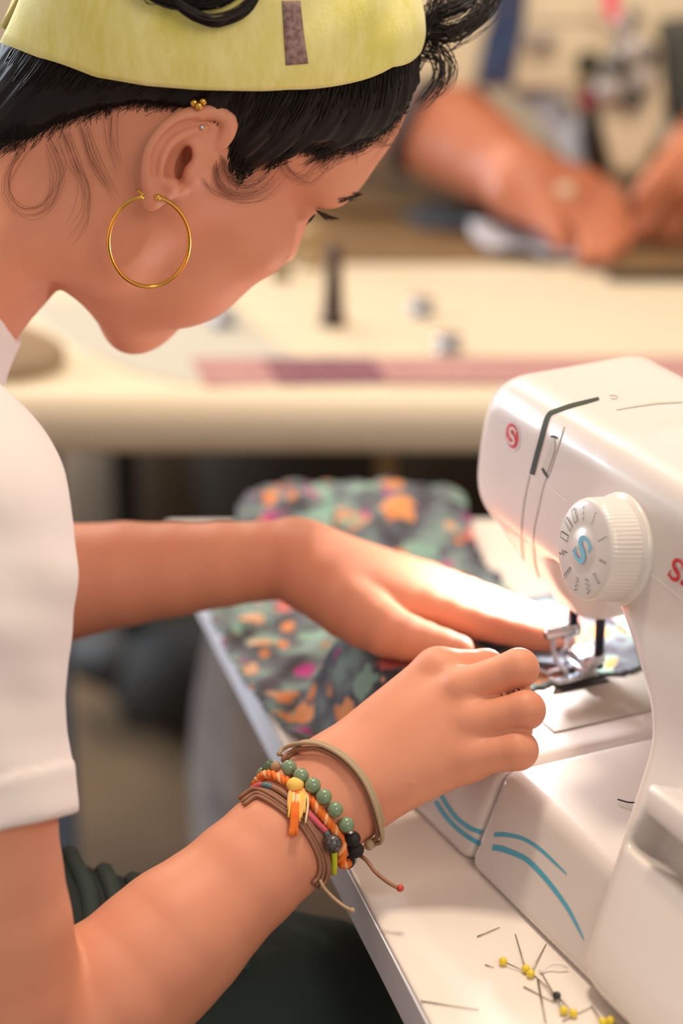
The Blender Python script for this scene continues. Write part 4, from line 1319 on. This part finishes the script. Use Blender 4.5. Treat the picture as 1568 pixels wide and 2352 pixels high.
def twist(path, k, R, r, turns, mats, name, parent, seg=6, closed=True):
    path = np.asarray(path); n = len(path)
    tan = np.roll(path, -1, 0) - np.roll(path, 1, 0); tan /= np.linalg.norm(tan, axis=1)[:, None]
    ref = FW; n1 = np.cross(tan, ref); n1 /= np.linalg.norm(n1, axis=1)[:, None]; n2 = np.cross(tan, n1)
    for i in range(k):
        ph = 2 * math.pi * (i / k + turns * np.arange(n) / n)
        q = path + R * (np.cos(ph)[:, None] * n1 + np.sin(ph)[:, None] * n2)
        MB().tube(q, r, seg, closed=closed).build(name, mats[i % len(mats)], parent)
def offs(px, d):
    q = np.asarray(px, float); t = np.gradient(q, axis=0); t /= np.linalg.norm(t, axis=1)[:, None]
    return q + np.stack([-t[:, 1], t[:, 0]], 1) * d
wb = tuple(P(690, 1893, 1.14))
M_tan = mat('tan_waxed_cord', (178, 150, 118), .6, bump=(1600, .6, .0004)); M_sage = mat('sage_cord', (160, 156, 130), .6, bump=(1600, .6, .0004)); M_brown = mat('brown_waxed_cord', (150, 104, 78), .6, bump=(1600, .6, .0004))
# loose cord bracelet
b1 = empty('cord_bracelet', wb, 'loose tan and sage cord bracelet slung nearest the hand', 'bracelet', None)
lpx = [(655, 1752), (672, 1735), (705, 1724), (745, 1728), (790, 1752), (826, 1788), (850, 1832), (863, 1880), (862, 1912), (850, 1938)]
for k, (d, o_, mm_) in enumerate([(-8, .0016, M_tan), (-1, .0030, M_sage), (6, .0016, M_brown), (3, .0042, M_tan)]):
    path = wrist_ring(offs(lpx, d), o_ + .002, 100)
    MB().tube(path, .0011, 8, closed=True).build('strand', mm_, b1)
MB().ball(P(848, 1940, 1.135), (.0026, .0026, .0030), 10, 8).build('knot', M_tan, b1)
MB().tube(spline([P(848, 1940, 1.135), P(832, 1948, 1.134), P(815, 1958, 1.132)], 10), .0008, 6).build('tail', M_brown, b1)
tail = spline([P(815, 1958, 1.132), P(840, 1975, 1.125), P(862, 2003, 1.12), (P(890, 2026, 1.117)), P(914, 2040, 1.116)], 24)
MB().tube(tail, .0010, 8).build('tail', M_brown, b1)
MB().ball(tail[-1] + RT * .001, .0019, 12, 8).build('end_bead', mat('red_bead', (190, 70, 50), .5), b1)
# green beads
M_jade = mat('green_stone', (112, 140, 108), .18, coat=.4, noise=(300, .7, (136, 158, 128)), sss=.2)
M_lava = mat('black_stone', (22, 22, 24), .6, bump=(900, .8, .001))
b2 = empty('bead_bracelet', wb, 'green stone bead bracelet with black beads at one end', 'bracelet', None)
bp_ = [(598, 1775), (616, 1766), (634, 1763), (658, 1770), (687, 1787), (715, 1808), (741, 1834), (766, 1863), (789, 1896), (801, 1931), (803, 1956), (797, 1978)]
ring = wrist_ring(bp_, .0042, 240)
for i, (x, y) in enumerate(bp_):
    k = np.argmin(((to_px(ring) - [x, y]) ** 2).sum(1) + 1e6 * ((ring - CAM) @ FW > 1.15))
    p = ring[k]
    if i == 2: MB().ball(p, (.0028, .0028, .0034), 12, 8).build('wood_bead', M_tan, b2)
    else: MB().ball(p, .0040, 18, 12).build('bead', M_lava if i >= 9 else M_jade, b2)
sil = ring[np.argmin(((to_px(ring) - [797, 1914]) ** 2).sum(1) + 1e6 * ((ring - CAM) @ FW > 1.15))]
MB().ball(sil, (.002, .002, .0014), 10, 6).build('spacer', M_steel, b2)
# beads on the hidden side
L_ = np.concatenate([[0], np.cumsum(np.linalg.norm(np.diff(ring, axis=0), axis=1))])
kend = np.argmin(((to_px(ring) - bp_[-1]) ** 2).sum(1) + 1e6 * ((ring - CAM) @ FW > 1.16))
s_ = L_[kend] + .0078
while s_ < L_[-1] - .004:
    k = int(np.searchsorted(L_, s_)); MB().ball(ring[min(k, len(ring) - 1)], .0040, 14, 10).build('bead', M_jade, b2); s_ += .0078
# orange braid with tassel
M_or = mat('orange_yarn', (240, 128, 44), .85, noise=(260, .8, (232, 104, 30))); M_ye = mat('yellow_yarn', (250, 202, 100), .85); M_pe = mat('peach_yarn', (250, 178, 120), .85); M_cr = mat('cream_yarn', (238, 220, 180), .85)
b3 = empty('braided_bracelet', wb, 'orange braided yarn bracelet with a yellow tassel', 'bracelet', None)
opx = [(586, 1800), (602, 1784), (623, 1787), (647, 1795), (669, 1806), (690, 1822), (714, 1843), (733, 1865), (749, 1886), (766, 1910), (779, 1938), (777, 1976)]
twist(wrist_ring(opx, .0022, 150), 3, .0013, .0013, 16, [M_or, M_or, M_pe], 'braid_strand', b3)
tp = wrist_ring([(668, 1800), (680, 1812), (690, 1822)], .004, 12, close=False)
tw = tp[6]
MB().ball(tw, (.0045, .0040, .0038), 12, 8).build('tassel_knot', M_ye, b3)
def on_arm(x, y, off):
    p, n_ = sight(body_bvh, x, y)
    return P(x, y, (p - CAM) @ FW - off)
for i in range(18):
    x0 = 666 + 42 * rng.random(); ln_ = rng.uniform(40, 72); y0 = 1806 + (x0 - 664) * .35
    q = spline([on_arm(x0, y0, .004), on_arm(x0 + rng.normal(0, 3), y0 + ln_ * .4, .0062), on_arm(x0 - 6 + rng.normal(0, 5), y0 + ln_, .0052)], 10)
    MB().tube(q, .00055, 5).build('tassel_thread', [M_ye, M_ye, M_pe, M_cr][i % 4], b3)
for i in range(5):
    x0 = 666 + i * 3.5
    q = spline([on_arm(x0 + 6, 1815, .005), on_arm(x0 + 4, 1865, .0066), on_arm(x0 - 4 + rng.normal(0, 3), 1920, .0040)], 10)
    MB().tube(q, .0007, 5).build('tassel_thread', M_or, b3)
# thin multicoloured thread bracelet with a black bead
M_pk = mat('pink_thread', (206, 92, 104), .8); M_te = mat('teal_thread', (92, 124, 130), .8); M_li = mat('lime_thread', (190, 196, 40), .8)
b4 = empty('thread_bracelet', wb, 'thin pink, teal and lime wrapped thread bracelet with a speckled black bead', 'bracelet', None)
tpx = [(584, 1818), (600, 1810), (620, 1811), (647, 1823), (680, 1848), (711, 1876), (730, 1895), (746, 1912), (760, 1950), (762, 1975), (760, 1998)]
path = wrist_ring(tpx, .0018, 160)
pp = to_px(path); vis_ = (path - CAM) @ FW < 1.15
cuts = [(0, 14, M_pk), (13, 22, M_te), (21, 36, M_brown), (35, 62, M_pk), (61, 68, M_te), (67, 92, M_li), (91, 161, M_pk)]
for a_, b_, mm_ in cuts:
    MB().tube(path[a_:b_], .0016, 8).build('wrapped_thread', mm_, b4)
bb = P(764, 1938, (path[60] - CAM) @ FW - .004)
MB().ball(bb, .0047, 18, 12).build('speckled_bead', mat('speckled_black', (26, 24, 24), .3, noise=(900, 1, (96, 90, 88), 1)), b4)
MB().ball(bb + P(776, 1936, 1.1) - P(764, 1938, 1.1) - FW * .0022, (.0012, .0012, .0018), 8, 6).build('orange_dot', M_or, b4)
# brown cords
b5 = empty('cord_bracelet', wb, 'brown four-strand cord bracelet nearest the elbow, with a knotted tail', 'bracelet', None)
cpx = [(558, 1843), (588, 1824), (620, 1834), (661, 1862), (693, 1886), (714, 1916), (733, 1953), (741, 1988), (735, 2015), (724, 2030)]
for d, o_ in ((-11, .0013), (-4, .0022), (3, .0015), (10, .0013)):
    MB().tube(wrist_ring(offs(cpx, d), o_, 100), .00105, 8, closed=True).build('strand', M_brown, b5)
tl = spline([P(735, 2022, 1.115), P(745, 2040, 1.112), P(765, 2062, 1.11), P(790, 2082, 1.109), P(808, 2091, 1.109)], 24)
MB().tube(tl, .0009, 8).build('tail', M_tan, b5)
MB().ball(tl[-1], .0015, 10, 8).build('tail_knot', M_tan, b5)
# ------------------------------------------------------------------ room
M_floor = mat('worn_floor', (122, 98, 70), .7, noise=(3, .9, (92, 74, 56), 6))
M_wall = mat('cream_wall', (212, 196, 170), .8, noise=(2, .3, (200, 182, 156)))
fl = MB().box((-3, -1.2, -.05), (6, 0, 0), (0, 6.2, 0), (0, 0, .05)).build('floor', M_floor, smooth=False); tag(fl, kind='structure')
wl = MB().box((-3, 4.9, 0), (6, 0, 0), (0, .1, 0), (0, 0, 2.8)).build('wall_back', M_wall, smooth=False); tag(wl, kind='structure')
bsb = MB().box((-3, 4.88, 0), (6, 0, 0), (0, .02, 0), (0, 0, .1)).build('baseboard_back', mat('brown_skirting', (92, 70, 52), .6), smooth=False); tag(bsb, kind='structure')

# ------------------------------------------------------------------ white table behind, with a thick rounded front edge
yF = T(784, 905, TABLE_Z)[1]; yB = T(784, 606, TABLE_Z)[1]
M_cream = mat('cream_laminate', (224, 207, 180), .4, noise=(4, .3, (218, 199, 170)))
bt = empty('industrial_table', (.1, (yF + yB) / 2, 0), 'long cream table with thick rounded front edge across the background', 'table')
prof = [(yB, .693), (yF + .03, .693), (yF + .006, .697), (yF - .004, .711), (yF - .006, .730), (yF - .002, .742), (yF + .006, .748), (yF + .02, .750), (yB, .750)]
MB().prism([(-1.1, y, z) for y, z in prof], (2.3, 0, 0)).build('table_top', M_cream, bt, bevel=.002)
M_post = mat('blue_grey_post', (120, 138, 162), .45)
for x, w_ in ((T(185, 1100, .5)[0], .022), (1.0, .022), (-1.0, .022)):
    yy = yF + .10
    MB().box((x - w_, yy, 0), (2 * w_, 0, 0), (0, .04, 0), (0, 0, .693)).build('leg', M_post, bt, smooth=False, bevel=.003)
MB().box((-1.0, yF + .11, .12), (2.0, 0, 0), (0, .03, 0), (0, 0, .04)).build('rail', mat('dark_rail', (44, 42, 40), .6), bt, smooth=False)
xx = T(880, 1075, .55)[0]
MB().box((xx - .009, yF + .22, 0), (.018, 0, 0), (0, .02, 0), (0, 0, .693)).build('support_strut', mat('tan_wood', (166, 134, 90), .6), bt, smooth=False)

# brown board behind it, where the other machine stands
M_wood = mat('brown_wood', (120, 92, 58), .55, noise=(9, .8, (96, 72, 44), 6))
yW = T(784, 770, TABLE_Z)[1]
wt = empty('wooden_table', (.3, yB + .5, 0), 'brown wooden tabletop behind the cream table, under the other hands', 'table')
MB().box((-1.1, yB + .003, .712), (2.4, 0, 0), (0, .50, 0), (0, 0, .040)).build('table_top', M_wood, wt, smooth=False, bevel=.003)
for x in (-1.0, 1.15):
    for y in (.08, .40):
        MB().box((x, yB + y, 0), (.05, 0, 0), (0, .05, 0), (0, 0, .713)).build('leg', M_post, wt, smooth=False)
# wooden flap with black edge lying over the cream table at the right
p0_ = T(1395, 645, TABLE_Z + .001); fx = p0_[0]
flap = empty('wood_extension_board', (fx + .2, p0_[1] + .05, TABLE_Z), 'brown board with a black front edge overlapping the cream table at the right', 'board')
MB().box((fx, p0_[1] + .003, TABLE_Z + .0005), (.6, 0, 0), (0, yB - p0_[1] + .02, 0), (0, 0, .0095)).build('board', M_wood, flap, smooth=False)
MB().box((fx, p0_[1], TABLE_Z + .0005), (.6, 0, 0), (0, .0035, 0), (0, 0, .0095)).build('black_edge', mat('black_edging', (26, 24, 22), .5), flap, smooth=False)

# things on the cream table
M_pink = mat('pink_print_cotton', (182, 138, 132), .9, noise=(120, .8, (164, 114, 114), 4)); M_plum = mat('plum_print_cotton', (106, 62, 76), .9, noise=(110, .9, (146, 98, 106), 4))
def strip(name, px, material, z, parent=None, lab=None, cat=None):
    q = [T(x, y, TABLE_Z + z) for x, y in px]
    o = MB().prism(q, (0, 0, .0012)).build(name, material, parent, smooth=False)
    if lab: tag(o, lab, cat)
    return o
ps = empty('fabric_strip', T(900, 855, TABLE_Z), 'long pink patterned fabric strip with a plum section on the cream table', 'fabric')
strip('pink_section', [(436, 826), (640, 824), (668, 882), (470, 888)], M_pink, .0004, ps)
strip('plum_section', [(600, 825), (862, 823), (905, 880), (640, 884)], M_plum, .0010, ps)
strip('pink_section', [(852, 824), (1640, 822), (1700, 882), (895, 881)], M_pink, .0016, ps)
strip('grey_sheet', [(60, 690), (105, 745), (190, 805), (300, 855), (420, 884), (540, 882), (640, 866), (700, 830), (600, 770), (560, 720), (520, 690)], mat('pale_grey_sheet', (188, 182, 168), .8), .0001, None, 'pale grey curved thin sheet lying on the cream table', 'paper')  # thin grey sheet with a curved outline over the cream top
M_bob = mat('bobbin_steel', (190, 194, 204), .25, metal=.9)
def bobbin(px, py, label, tilt=.0):
    c = T(px, py, TABLE_Z); e = empty('bobbin', c, label, 'bobbin', 'bobbins on the cream table')
    ax_ = np.array([tilt, 0, 1.0]); ax_ /= np.linalg.norm(ax_)
    b0 = c + np.array([0, 0, .0022 + abs(tilt) * .010])
    MB().lathe(b0, ax_, [(.0130, 0), (.0134, .0006), (.0130, .0013)], 28).build('flange', M_bob, e)
    MB().lathe(b0 + ax_ * .0098, ax_, [(.0130, 0), (.0134, .0006), (.0130, .0013), (.003, .0014)], 28).build('flange', M_bob, e)
    MB().lathe(b0 + ax_ * .001, ax_, [(.0060, 0), (.0060, .009)], 20).build('core', M_bob, e)
bobbin(510, 750, 'silver bobbin nearest the chin on the cream table')
bobbin(965, 722, 'silver bobbin farthest back, right of the dark spindle')
bobbin(1027, 806, 'silver bobbin beside the pink fabric strip')
o = MB().lathe(T(764, 745, TABLE_Z), (.02, 0, 1), [(.0125, 0), (.0125, .004), (.0105, .008), (.0085, .030), (.0070, .052), (.0068, .070), (.0055, .072)], 24).build('spindle', mat('dark_walnut', (66, 46, 28), .5))
tag(o, 'dark wooden spindle standing upright on the cream table', 'spindle')
o = MB().lathe(T(645, 640, TABLE_Z), (0, 0, 1), [(.010, 0), (.010, .008), (.006, .012)], 16).build('small_knob', mat('olive_knob', (120, 104, 66), .6)); tag(o, 'small olive knob on the cream table behind the nose', 'knob')
o = MB().lathe(T(712, 606, TABLE_Z + .002), (0, 0, 1), [(.014, 0), (.014, .003), (.009, .006), (.008, .030), (.013, .033), (.013, .036)], 20).build('thread_spool', mat('tan_thread', (166, 140, 98), .8)); tag(o, 'tan thread spool behind the eyelashes on the brown table edge', 'spool')
o = MB().lathe(T(20, 838, TABLE_Z), (0, 0, 1), [(.046, 0), (.048, .003), (.048, .012), (.042, .018), (.014, .034), (.008, .036)], 32).build('tape_roll', mat('taupe_tape', (164, 140, 112), .7, noise=(40, .6, (140, 118, 94)))); tag(o, 'taupe round tape roll at the left end of the cream table, below the collar', 'roll')

# ------------------------------------------------------------------ the other worker's industrial machine, far right
dM = 2.35
M_beige = mat('beige_enamel', (214, 196, 166), .4, noise=(8, .3, (206, 186, 154)))
im_o = P(1300, 400, dM); im_o[2] = TABLE_Z + .002
im = empty('industrial_sewing_machine', im_o, 'beige industrial sewing machine behind, partly out of the picture', 'sewing machine')
def PB(x, y, d): return P(x, y, d)
def slab(px, d, th, name, material, parent, bevel=.008):
    q = [P(x, y, d) for x, y in px]
    return MB().prism(q, np.array([0, 1.0, 0]) * th).build(name, material, parent, smooth=True, bevel=bevel, seg=3)
slab([(930, -90), (1640, -90), (1640, 160), (1420, 208), (930, 206)], dM, .11, 'arm', M_beige, im)
slab([(1385, 100), (1545, 100), (1530, 250), (1482, 400), (1405, 400), (1375, 250)], dM - .03, .09, 'needle_head', M_beige, im)
slab([(1230, 46), (1400, 46), (1400, 52), (1230, 52)], dM - .002, .004, 'arm_groove', mat('groove_brown', (160, 138, 108), .6), im, .0005)
slab([(1520, 60), (1640, 50), (1640, 290), (1545, 300), (1522, 170)], dM - .04, .05, 'motor_guard', mat('dark_guard', (40, 40, 34), .5), im)
M_gun = mat('gunmetal', (92, 90, 86), .4, metal=.6); M_silv = mat('tension_steel', (176, 166, 160), .4, metal=.4); M_dg = mat('dark_green_screw', (40, 48, 34), .5)
for x, y, r, mm_ in ((1349, 144, .012, M_dg), (1230, 92, .009, M_silv), (1262, 92, .008, M_silv), (1430, 60, .014, M_silv), (1455, 120, .018, M_silv), (1415, 150, .014, M_gun), (1470, 185, .014, M_silv), (1400, 205, .016, M_silv), (1450, 225, .012, M_gun), (1490, 120, .010, M_gun), (1452, 40, .009, M_gun), (1392, 180, .010, M_gun)):
    b_ = P(x, y, dM - .035 if x > 1380 else dM - .004)
    MB().lathe(b_, (0, -1, .1), [(r, -.004), (r, .010), (r * .7, .014), (r * .4, .018)], 18).build('screw' if r < .012 else 'tension_disc', mm_, im)
MB().tube([P(1350, 205, dM + .01), P(1378, 420, dM + .01)], .010, 12).build('presser_bar', mat('dark_bar', (58, 48, 34), .4, metal=.5), im)
MB().box(im_o + np.array([-.26, .02, 0]), (.62, 0, 0), (0, .16, 0), (0, 0, .012)).build('bed', mat('bed_steel', (120, 100, 70), .4, metal=.4), im, smooth=False, bevel=.003)
MB().box(im_o + np.array([.34, .02, .01]), (.12, 0, 0), (0, .16, 0), (0, 0, .36)).build('pillar', M_beige, im, bevel=.01)
def cloth_strip(name, px, d, material, lab, n=14, wav=.006, cat='cloth', th=.002):
    L2_, R2_ = spline([q[0] for q in px], n), spline([q[1] for q in px], n)
    V = []; k = 6
    for i in range(n):
        for j in range(k + 1):
            q = L2_[i] + (R2_[i] - L2_[i]) * j / k
            V.append(P(q[0], q[1], d + wav * math.sin(i * .9 + j * .8) + (.0 if len(q) < 3 else q[2])))
    F_ = [(i * (k + 1) + j, (i + 1) * (k + 1) + j, (i + 1) * (k + 1) + j + 1, i * (k + 1) + j + 1) for i in range(n - 1) for j in range(k)]
    o = link_mesh(name, V, F_, material)
    o.modifiers.new('thick', 'SOLIDIFY').thickness = th
    if lab: tag(o, lab, cat)
    return o
M_navy = mat('navy_cloth', (40, 60, 96), .9, noise=(30, .9, (62, 66, 92), 4))
cloth_strip('denim_strap', [((1130, -80), (1212, -80)), ((1125, 40), (1205, 40)), ((1105, 120), (1188, 120)), ((1092, 196), (1176, 194))], dM - .015, M_navy, 'navy blue cloth strap hanging over the beige machine arm', wav=.003)
M_wcloth = mat('pale_blue_white_cloth', (232, 232, 238), .9, noise=(26, .9, (170, 180, 200), 4))
cloth_strip('pale_cloth', [((1165, 208), (1270, 206)), ((1230, 260), (1320, 255)), ((1270, 330), (1350, 320)), ((1310, 400), (1385, 390))], dM + .03, M_wcloth, 'pale blue and white cloth under the beige machine arm', wav=.008)
cloth_strip('pink_ribbon', [((1382, -40), (1420, -40)), ((1390, 20), (1420, 20)), ((1402, 50), (1416, 50))], dM - .06, mat('hot_pink', (232, 70, 110), .8), 'bright pink ribbon at the top of the beige needle head', wav=.002)
cloth_strip('red_tab', [((1325, 215), (1365, 215)), ((1328, 245), (1366, 245))], dM - .01, mat('crimson', (170, 40, 70), .8), 'crimson tab hanging beside the beige needle head', wav=.002)
# work piece under the far hand
yb_ = yB
def tz(x, y, z=.752): return T(x, y, z)
def flatcloth(name, px, material, lab, hgt=.010):
    q = [tz(x, y, .756) for x, y in px]
    def zf(X, Y): return .7535 + hgt * (.5 + .5 * np.sin(X * 60 + Y * 25)) * (.5 + .5 * np.cos(Y * 70))
    o = sheet(name, q, zf, .006, material, None, .002); tag(o, lab, 'cloth'); return o
flatcloth('grey_blue_cloth', [(868, 425), (960, 415), (1060, 470), (1130, 510), (1060, 530), (970, 520), (900, 480)], mat('grey_blue', (70, 76, 88), .9, noise=(30, .9, (44, 46, 50), 4)), 'grey blue cloth on the brown table left of the far hand')
flatcloth('black_cloth', [(1090, 470), (1180, 485), (1230, 520), (1210, 550), (1130, 530)], mat('black_cotton', (26, 26, 30), .9), 'black cloth piece under the far hand', .006)
flatcloth('white_cloth', [(1060, 505), (1130, 540), (1230, 535), (1330, 540), (1330, 590), (1250, 598), (1150, 580), (1080, 545)], mat('white_blue_cotton', (214, 210, 214), .9, noise=(24, .8, (150, 156, 176), 4)), 'white cloth edge lying in front of the far hand', .012)

# ------------------------------------------------------------------ the other worker: forearms and hands
W2 = SDF()
dw = 2.36
W2.chain([(P(720, 120, 2.45), .060), (P(900, 225, 2.42), .058), (P(1040, 310, 2.38), .053), (P(1150, 385, 2.33), .041), (P(1215, 420, 2.29), .032)], .01)
for a, b, ra, rb in [((1190, 400, 2.290), (1340, 425, 2.300), .026, .018), ((1190, 420, 2.285), (1320, 455, 2.280), .026, .019), ((1190, 435, 2.280), (1290, 480, 2.260), .025, .018), ((1180, 445, 2.275), (1250, 500, 2.245), .024, .016)]:
    W2.cap(P(*a), P(*b), ra, rb, .016)
for f in [[(1340, 425, 2.300, .016), (1400, 455, 2.295, .0135), (1428, 520, 2.260, .0115), (1422, 570, 2.220, .0095)],
          [(1320, 455, 2.280, .017), (1370, 490, 2.270, .0135), (1398, 550, 2.232, .0115), (1390, 590, 2.195, .0095)],
          [(1290, 480, 2.260, .016), (1330, 515, 2.245, .0130), (1352, 560, 2.220, .0110), (1345, 588, 2.195, .0090)],
          [(1250, 500, 2.245, .014), (1272, 525, 2.230, .0110), (1285, 545, 2.225, .0095), (1290, 560, 2.220, .0080)],
          [(1210, 450, 2.280, .016), (1290, 520, 2.300, .013), (1340, 555, 2.240, .010)]]:
    W2.chain([(P(*q[:3]), q[3]) for q in f], .004)
# right hand at the picture edge
W2.chain([(P(1720, 120, 2.40), .045), (P(1640, 300, 2.33), .034), (P(1590, 360, 2.28), .030), (P(1560, 420, 2.255), .026)], .01)
for f in [[(1545, 400, 2.245, .017), (1505, 455, 2.235, .013), (1480, 505, 2.235, .010), (1470, 530, 2.235, .008)],
          [(1560, 430, 2.255, .017), (1530, 480, 2.255, .0125), (1510, 525, 2.255, .010), (1500, 545, 2.255, .008)],
          [(1580, 440, 2.265, .017), (1560, 500, 2.265, .0125), (1545, 545, 2.265, .010)],
          [(1545, 380, 2.245, .016), (1500, 420, 2.225, .012), (1470, 455, 2.225, .009)]]:
    W2.chain([(P(*q[:3]), q[3]) for q in f], .004)
W2.cap(P(720, 120, 2.45), P(500, -120, 2.75), .060, .055, .02)
W2.cap(P(1720, 120, 2.40), P(1500, -300, 2.78), .045, .055, .02)
W2.cap(P(500, -120, 2.75), P(1000, -350, 2.95), .055, .10, .03)
W2.cap(P(1500, -300, 2.78), P(1000, -350, 2.95), .055, .10, .03)
v, f = W2.mesh(.0045, smooth=1)
wk = empty('person', (.1, 2.95, 0), 'second worker with ringed hand at the beige machine, only forearms visible', 'person')
M_skin2 = mat('tanned_skin', (190, 116, 82), .5, noise=(14, .6, (172, 98, 68)), sss=.1)
link_mesh('body', v, f, M_skin2, wk)
w2b = bvh_of(v, f)
rp, rn_ = sight(w2b, 1297, 440)
ringo = empty('finger_ring', rp, 'silver ring with a pale stone on the far hand', 'ring')
fd = P(1370, 490, 2.27) - P(1320, 455, 2.28); fd /= np.linalg.norm(fd)
MB().lathe(P(1318, 452, 2.282), fd, [(.0178, -.003), (.0186, -.002), (.0186, .002), (.0178, .003)], 24).build('band', M_bob, ringo)
MB().ball(rp - FW * .004, (.009, .005, .008), 14, 10).build('stone', mat('pale_stone', (216, 200, 172), .2, coat=.5), ringo)
def strap_ring(a, b, name, material, lab):
    c = (a + b) / 2; ax_ = b - a; ax_ /= np.linalg.norm(ax_); u_ = np.cross(ax_, FW); u_ /= np.linalg.norm(u_); w_ = np.cross(ax_, u_)
    V = []; seg_ = 32
    for s_ in (-.009, .009):
        for j in range(seg_):
            t = 2 * math.pi * j / seg_; dr = math.cos(t) * u_ + math.sin(t) * w_
            h = w2b.ray_cast(Vector(c + ax_ * s_), Vector(dr)); r = .045 if h[0] is None else (Vector(c + ax_ * s_) - h[0]).length + .002
            V.append(c + ax_ * s_ + dr * min(r, .075))
    o = link_mesh(name, V, [(j, (j + 1) % seg_, seg_ + (j + 1) % seg_, seg_ + j) for j in range(seg_)], material)
    m = o.modifiers.new('thick', 'SOLIDIFY'); m.thickness = .003; m.offset = 1
    tag(o, lab, 'bracelet')
strap_ring(P(960, 262, 2.41), P(1000, 286, 2.405), 'wrist_strap', mat('dark_strap', (40, 42, 44), .7), 'dark strap around the far worker forearm')

# ------------------------------------------------------------------ lap and things under the tables
LS = SDF()
LS.chain([(P(-330, 2250, 1.24), .125), (P(0, 2370, 1.22), .098), (P(300, 2400, 1.21), .085), (P(700, 2440, 1.24), .078), (P(900, 2500, 1.27), .07)], .02)
LS.chain([(P(-330, 2250, 1.30), .12), (P(0, 2350, 1.38), .095), (P(400, 2400, 1.42), .08), (P(800, 2420, 1.46), .07)], .02)
lax = P(700, 2440, 1.24) - P(0, 2250, 1.22); lax /= np.linalg.norm(lax)
v, f = LS.mesh(.0034, smooth=1)
M_skirt = mat('dark_green_cloth', (34, 50, 46), .8, noise=(20, .5, (16, 22, 22)))
skirt = link_mesh('skirt', v, f, M_skirt, person)
sk_v = v; sk_b = bvh_of(v, f)
M_pleat = mat('green_pleat', (42, 62, 56), .75)
for i in range(7):
    x0 = 60 + 58 * i; q = spline([(x0 + 105, 1900), (x0 + 100, 1965), (x0 + 125, 2015), (x0 + 145, 2070), (x0 + 150, 2140), (x0 + 140, 2230)], 26)
    pl = [sight(sk_b, x, y)[0] for x, y in q]; pl = [p + FW * .002 for p in pl if p is not None]
    if len(pl) > 5: MB().tube(pl, .0055, 8).build('pleat', M_pleat, skirt)
# shins of the seated person, under the table
SS = SDF()
for kx, ky, kd, fx_, fy_ in ((880, 2480, 1.265, .10, 1.02), (780, 2410, 1.455, .12, 1.25)):
    k_ = P(kx, ky, kd); SS.chain([(k_, .058), ((k_ + np.array([fx_ - .02, fy_, .12])) / 2, .05), ((k_[0] + .02, k_[1], .10), .036)], .01)
    SS.cap((k_[0] + .02, k_[1], .05), (k_[0] + .14, k_[1] + .02, .035), .04, .034, .01)
v, f = SS.mesh(.006, smooth=1)
link_mesh('trouser_legs', v, f, M_skirt, person)
# stool under her
so = P(-430, 2300, 1.25)
stool = empty('stool', (so[0], so[1], 0), 'dark round stool under the seated person, mostly out of the picture', 'stool')
so[2] = sk_v[((sk_v[:, :2] - so[:2]) ** 2).sum(1) < .18 ** 2][:, 2].min() + .117
M_dk = mat('dark_plastic', (40, 38, 36), .6)
MB().lathe((so[0], so[1], so[2] - .17), (0, 0, 1), [(.15, 0), (.17, .01), (.17, .04), (.15, .05)], 32).build('seat', M_dk, stool)
for a in range(4):
    t = a * math.pi / 2 + .4
    MB().tube([(so[0] + .08 * math.cos(t), so[1] + .08 * math.sin(t), so[2] - .17), (so[0] + .18 * math.cos(t), so[1] + .18 * math.sin(t), .0)], .014, 10).build('leg', M_dk, stool)

# bags, boxes on the floor, seen between the tables
def lump(name, px, py, z, r, material, lab, cat, k=.02):
    c = T(px, py, z); S_ = SDF(); S_.ell(c + np.array([0, 0, 0]), r, .01)
    S_.ell(c + np.array([r[0] * .5, -r[1] * .3, r[2] * .35]), np.array(r) * .6, k); S_.ell(c + np.array([-r[0] * .5, r[1] * .2, -r[2] * .2]), np.array(r) * .7, k)
    v, f = S_.mesh(min(r) * .09, smooth=2); o = link_mesh(name, v, f, material); tag(o, lab, cat); return o
lump('floor_bag', 330, 1500, .09, (.09, .07, .05), mat('black_nylon', (44, 42, 40), .6), 'dark slumped bag on the floor below the left forearm', 'bag')
lump('floor_bag', 455, 1545, .08, (.10, .09, .08), mat('charcoal_canvas', (46, 44, 42), .8), 'charcoal bag on the floor beside the table corner', 'bag')
lump('floor_bundle', 590, 1740, .30, (.055, .13, .22), mat('grey_print_cloth', (200, 190, 186), .9, noise=(18, .9, (130, 124, 124), 5)), 'grey patterned cloth bundle hanging below the table edge', 'cloth')
lump('floor_bag', 395, 1120, .20, (.14, .12, .20), mat('brown_canvas', (98, 82, 64), .9), 'brown sack standing under the cream table left of centre', 'sack')
lump('floor_bag', 700, 1110, .22, (.20, .12, .22), mat('dark_olive', (58, 50, 40), .9), 'dark olive sack standing under the middle of the cream table', 'sack')
lump('floor_bag', 1000, 1100, .22, (.20, .14, .22), mat('umber_canvas', (70, 56, 42), .9), 'umber sack standing under the cream table behind the floral cloth', 'sack')
o = MB().box(T(247, 1120, .35) + np.array([0, .05, -.35]), (.03, 0, 0), (0, .03, 0), (0, 0, .69)).build('black_post', mat('black_metal', (24, 24, 24), .5), smooth=False, bevel=.003); tag(o, 'black metal post beside the blue grey leg under the cream table', 'post')
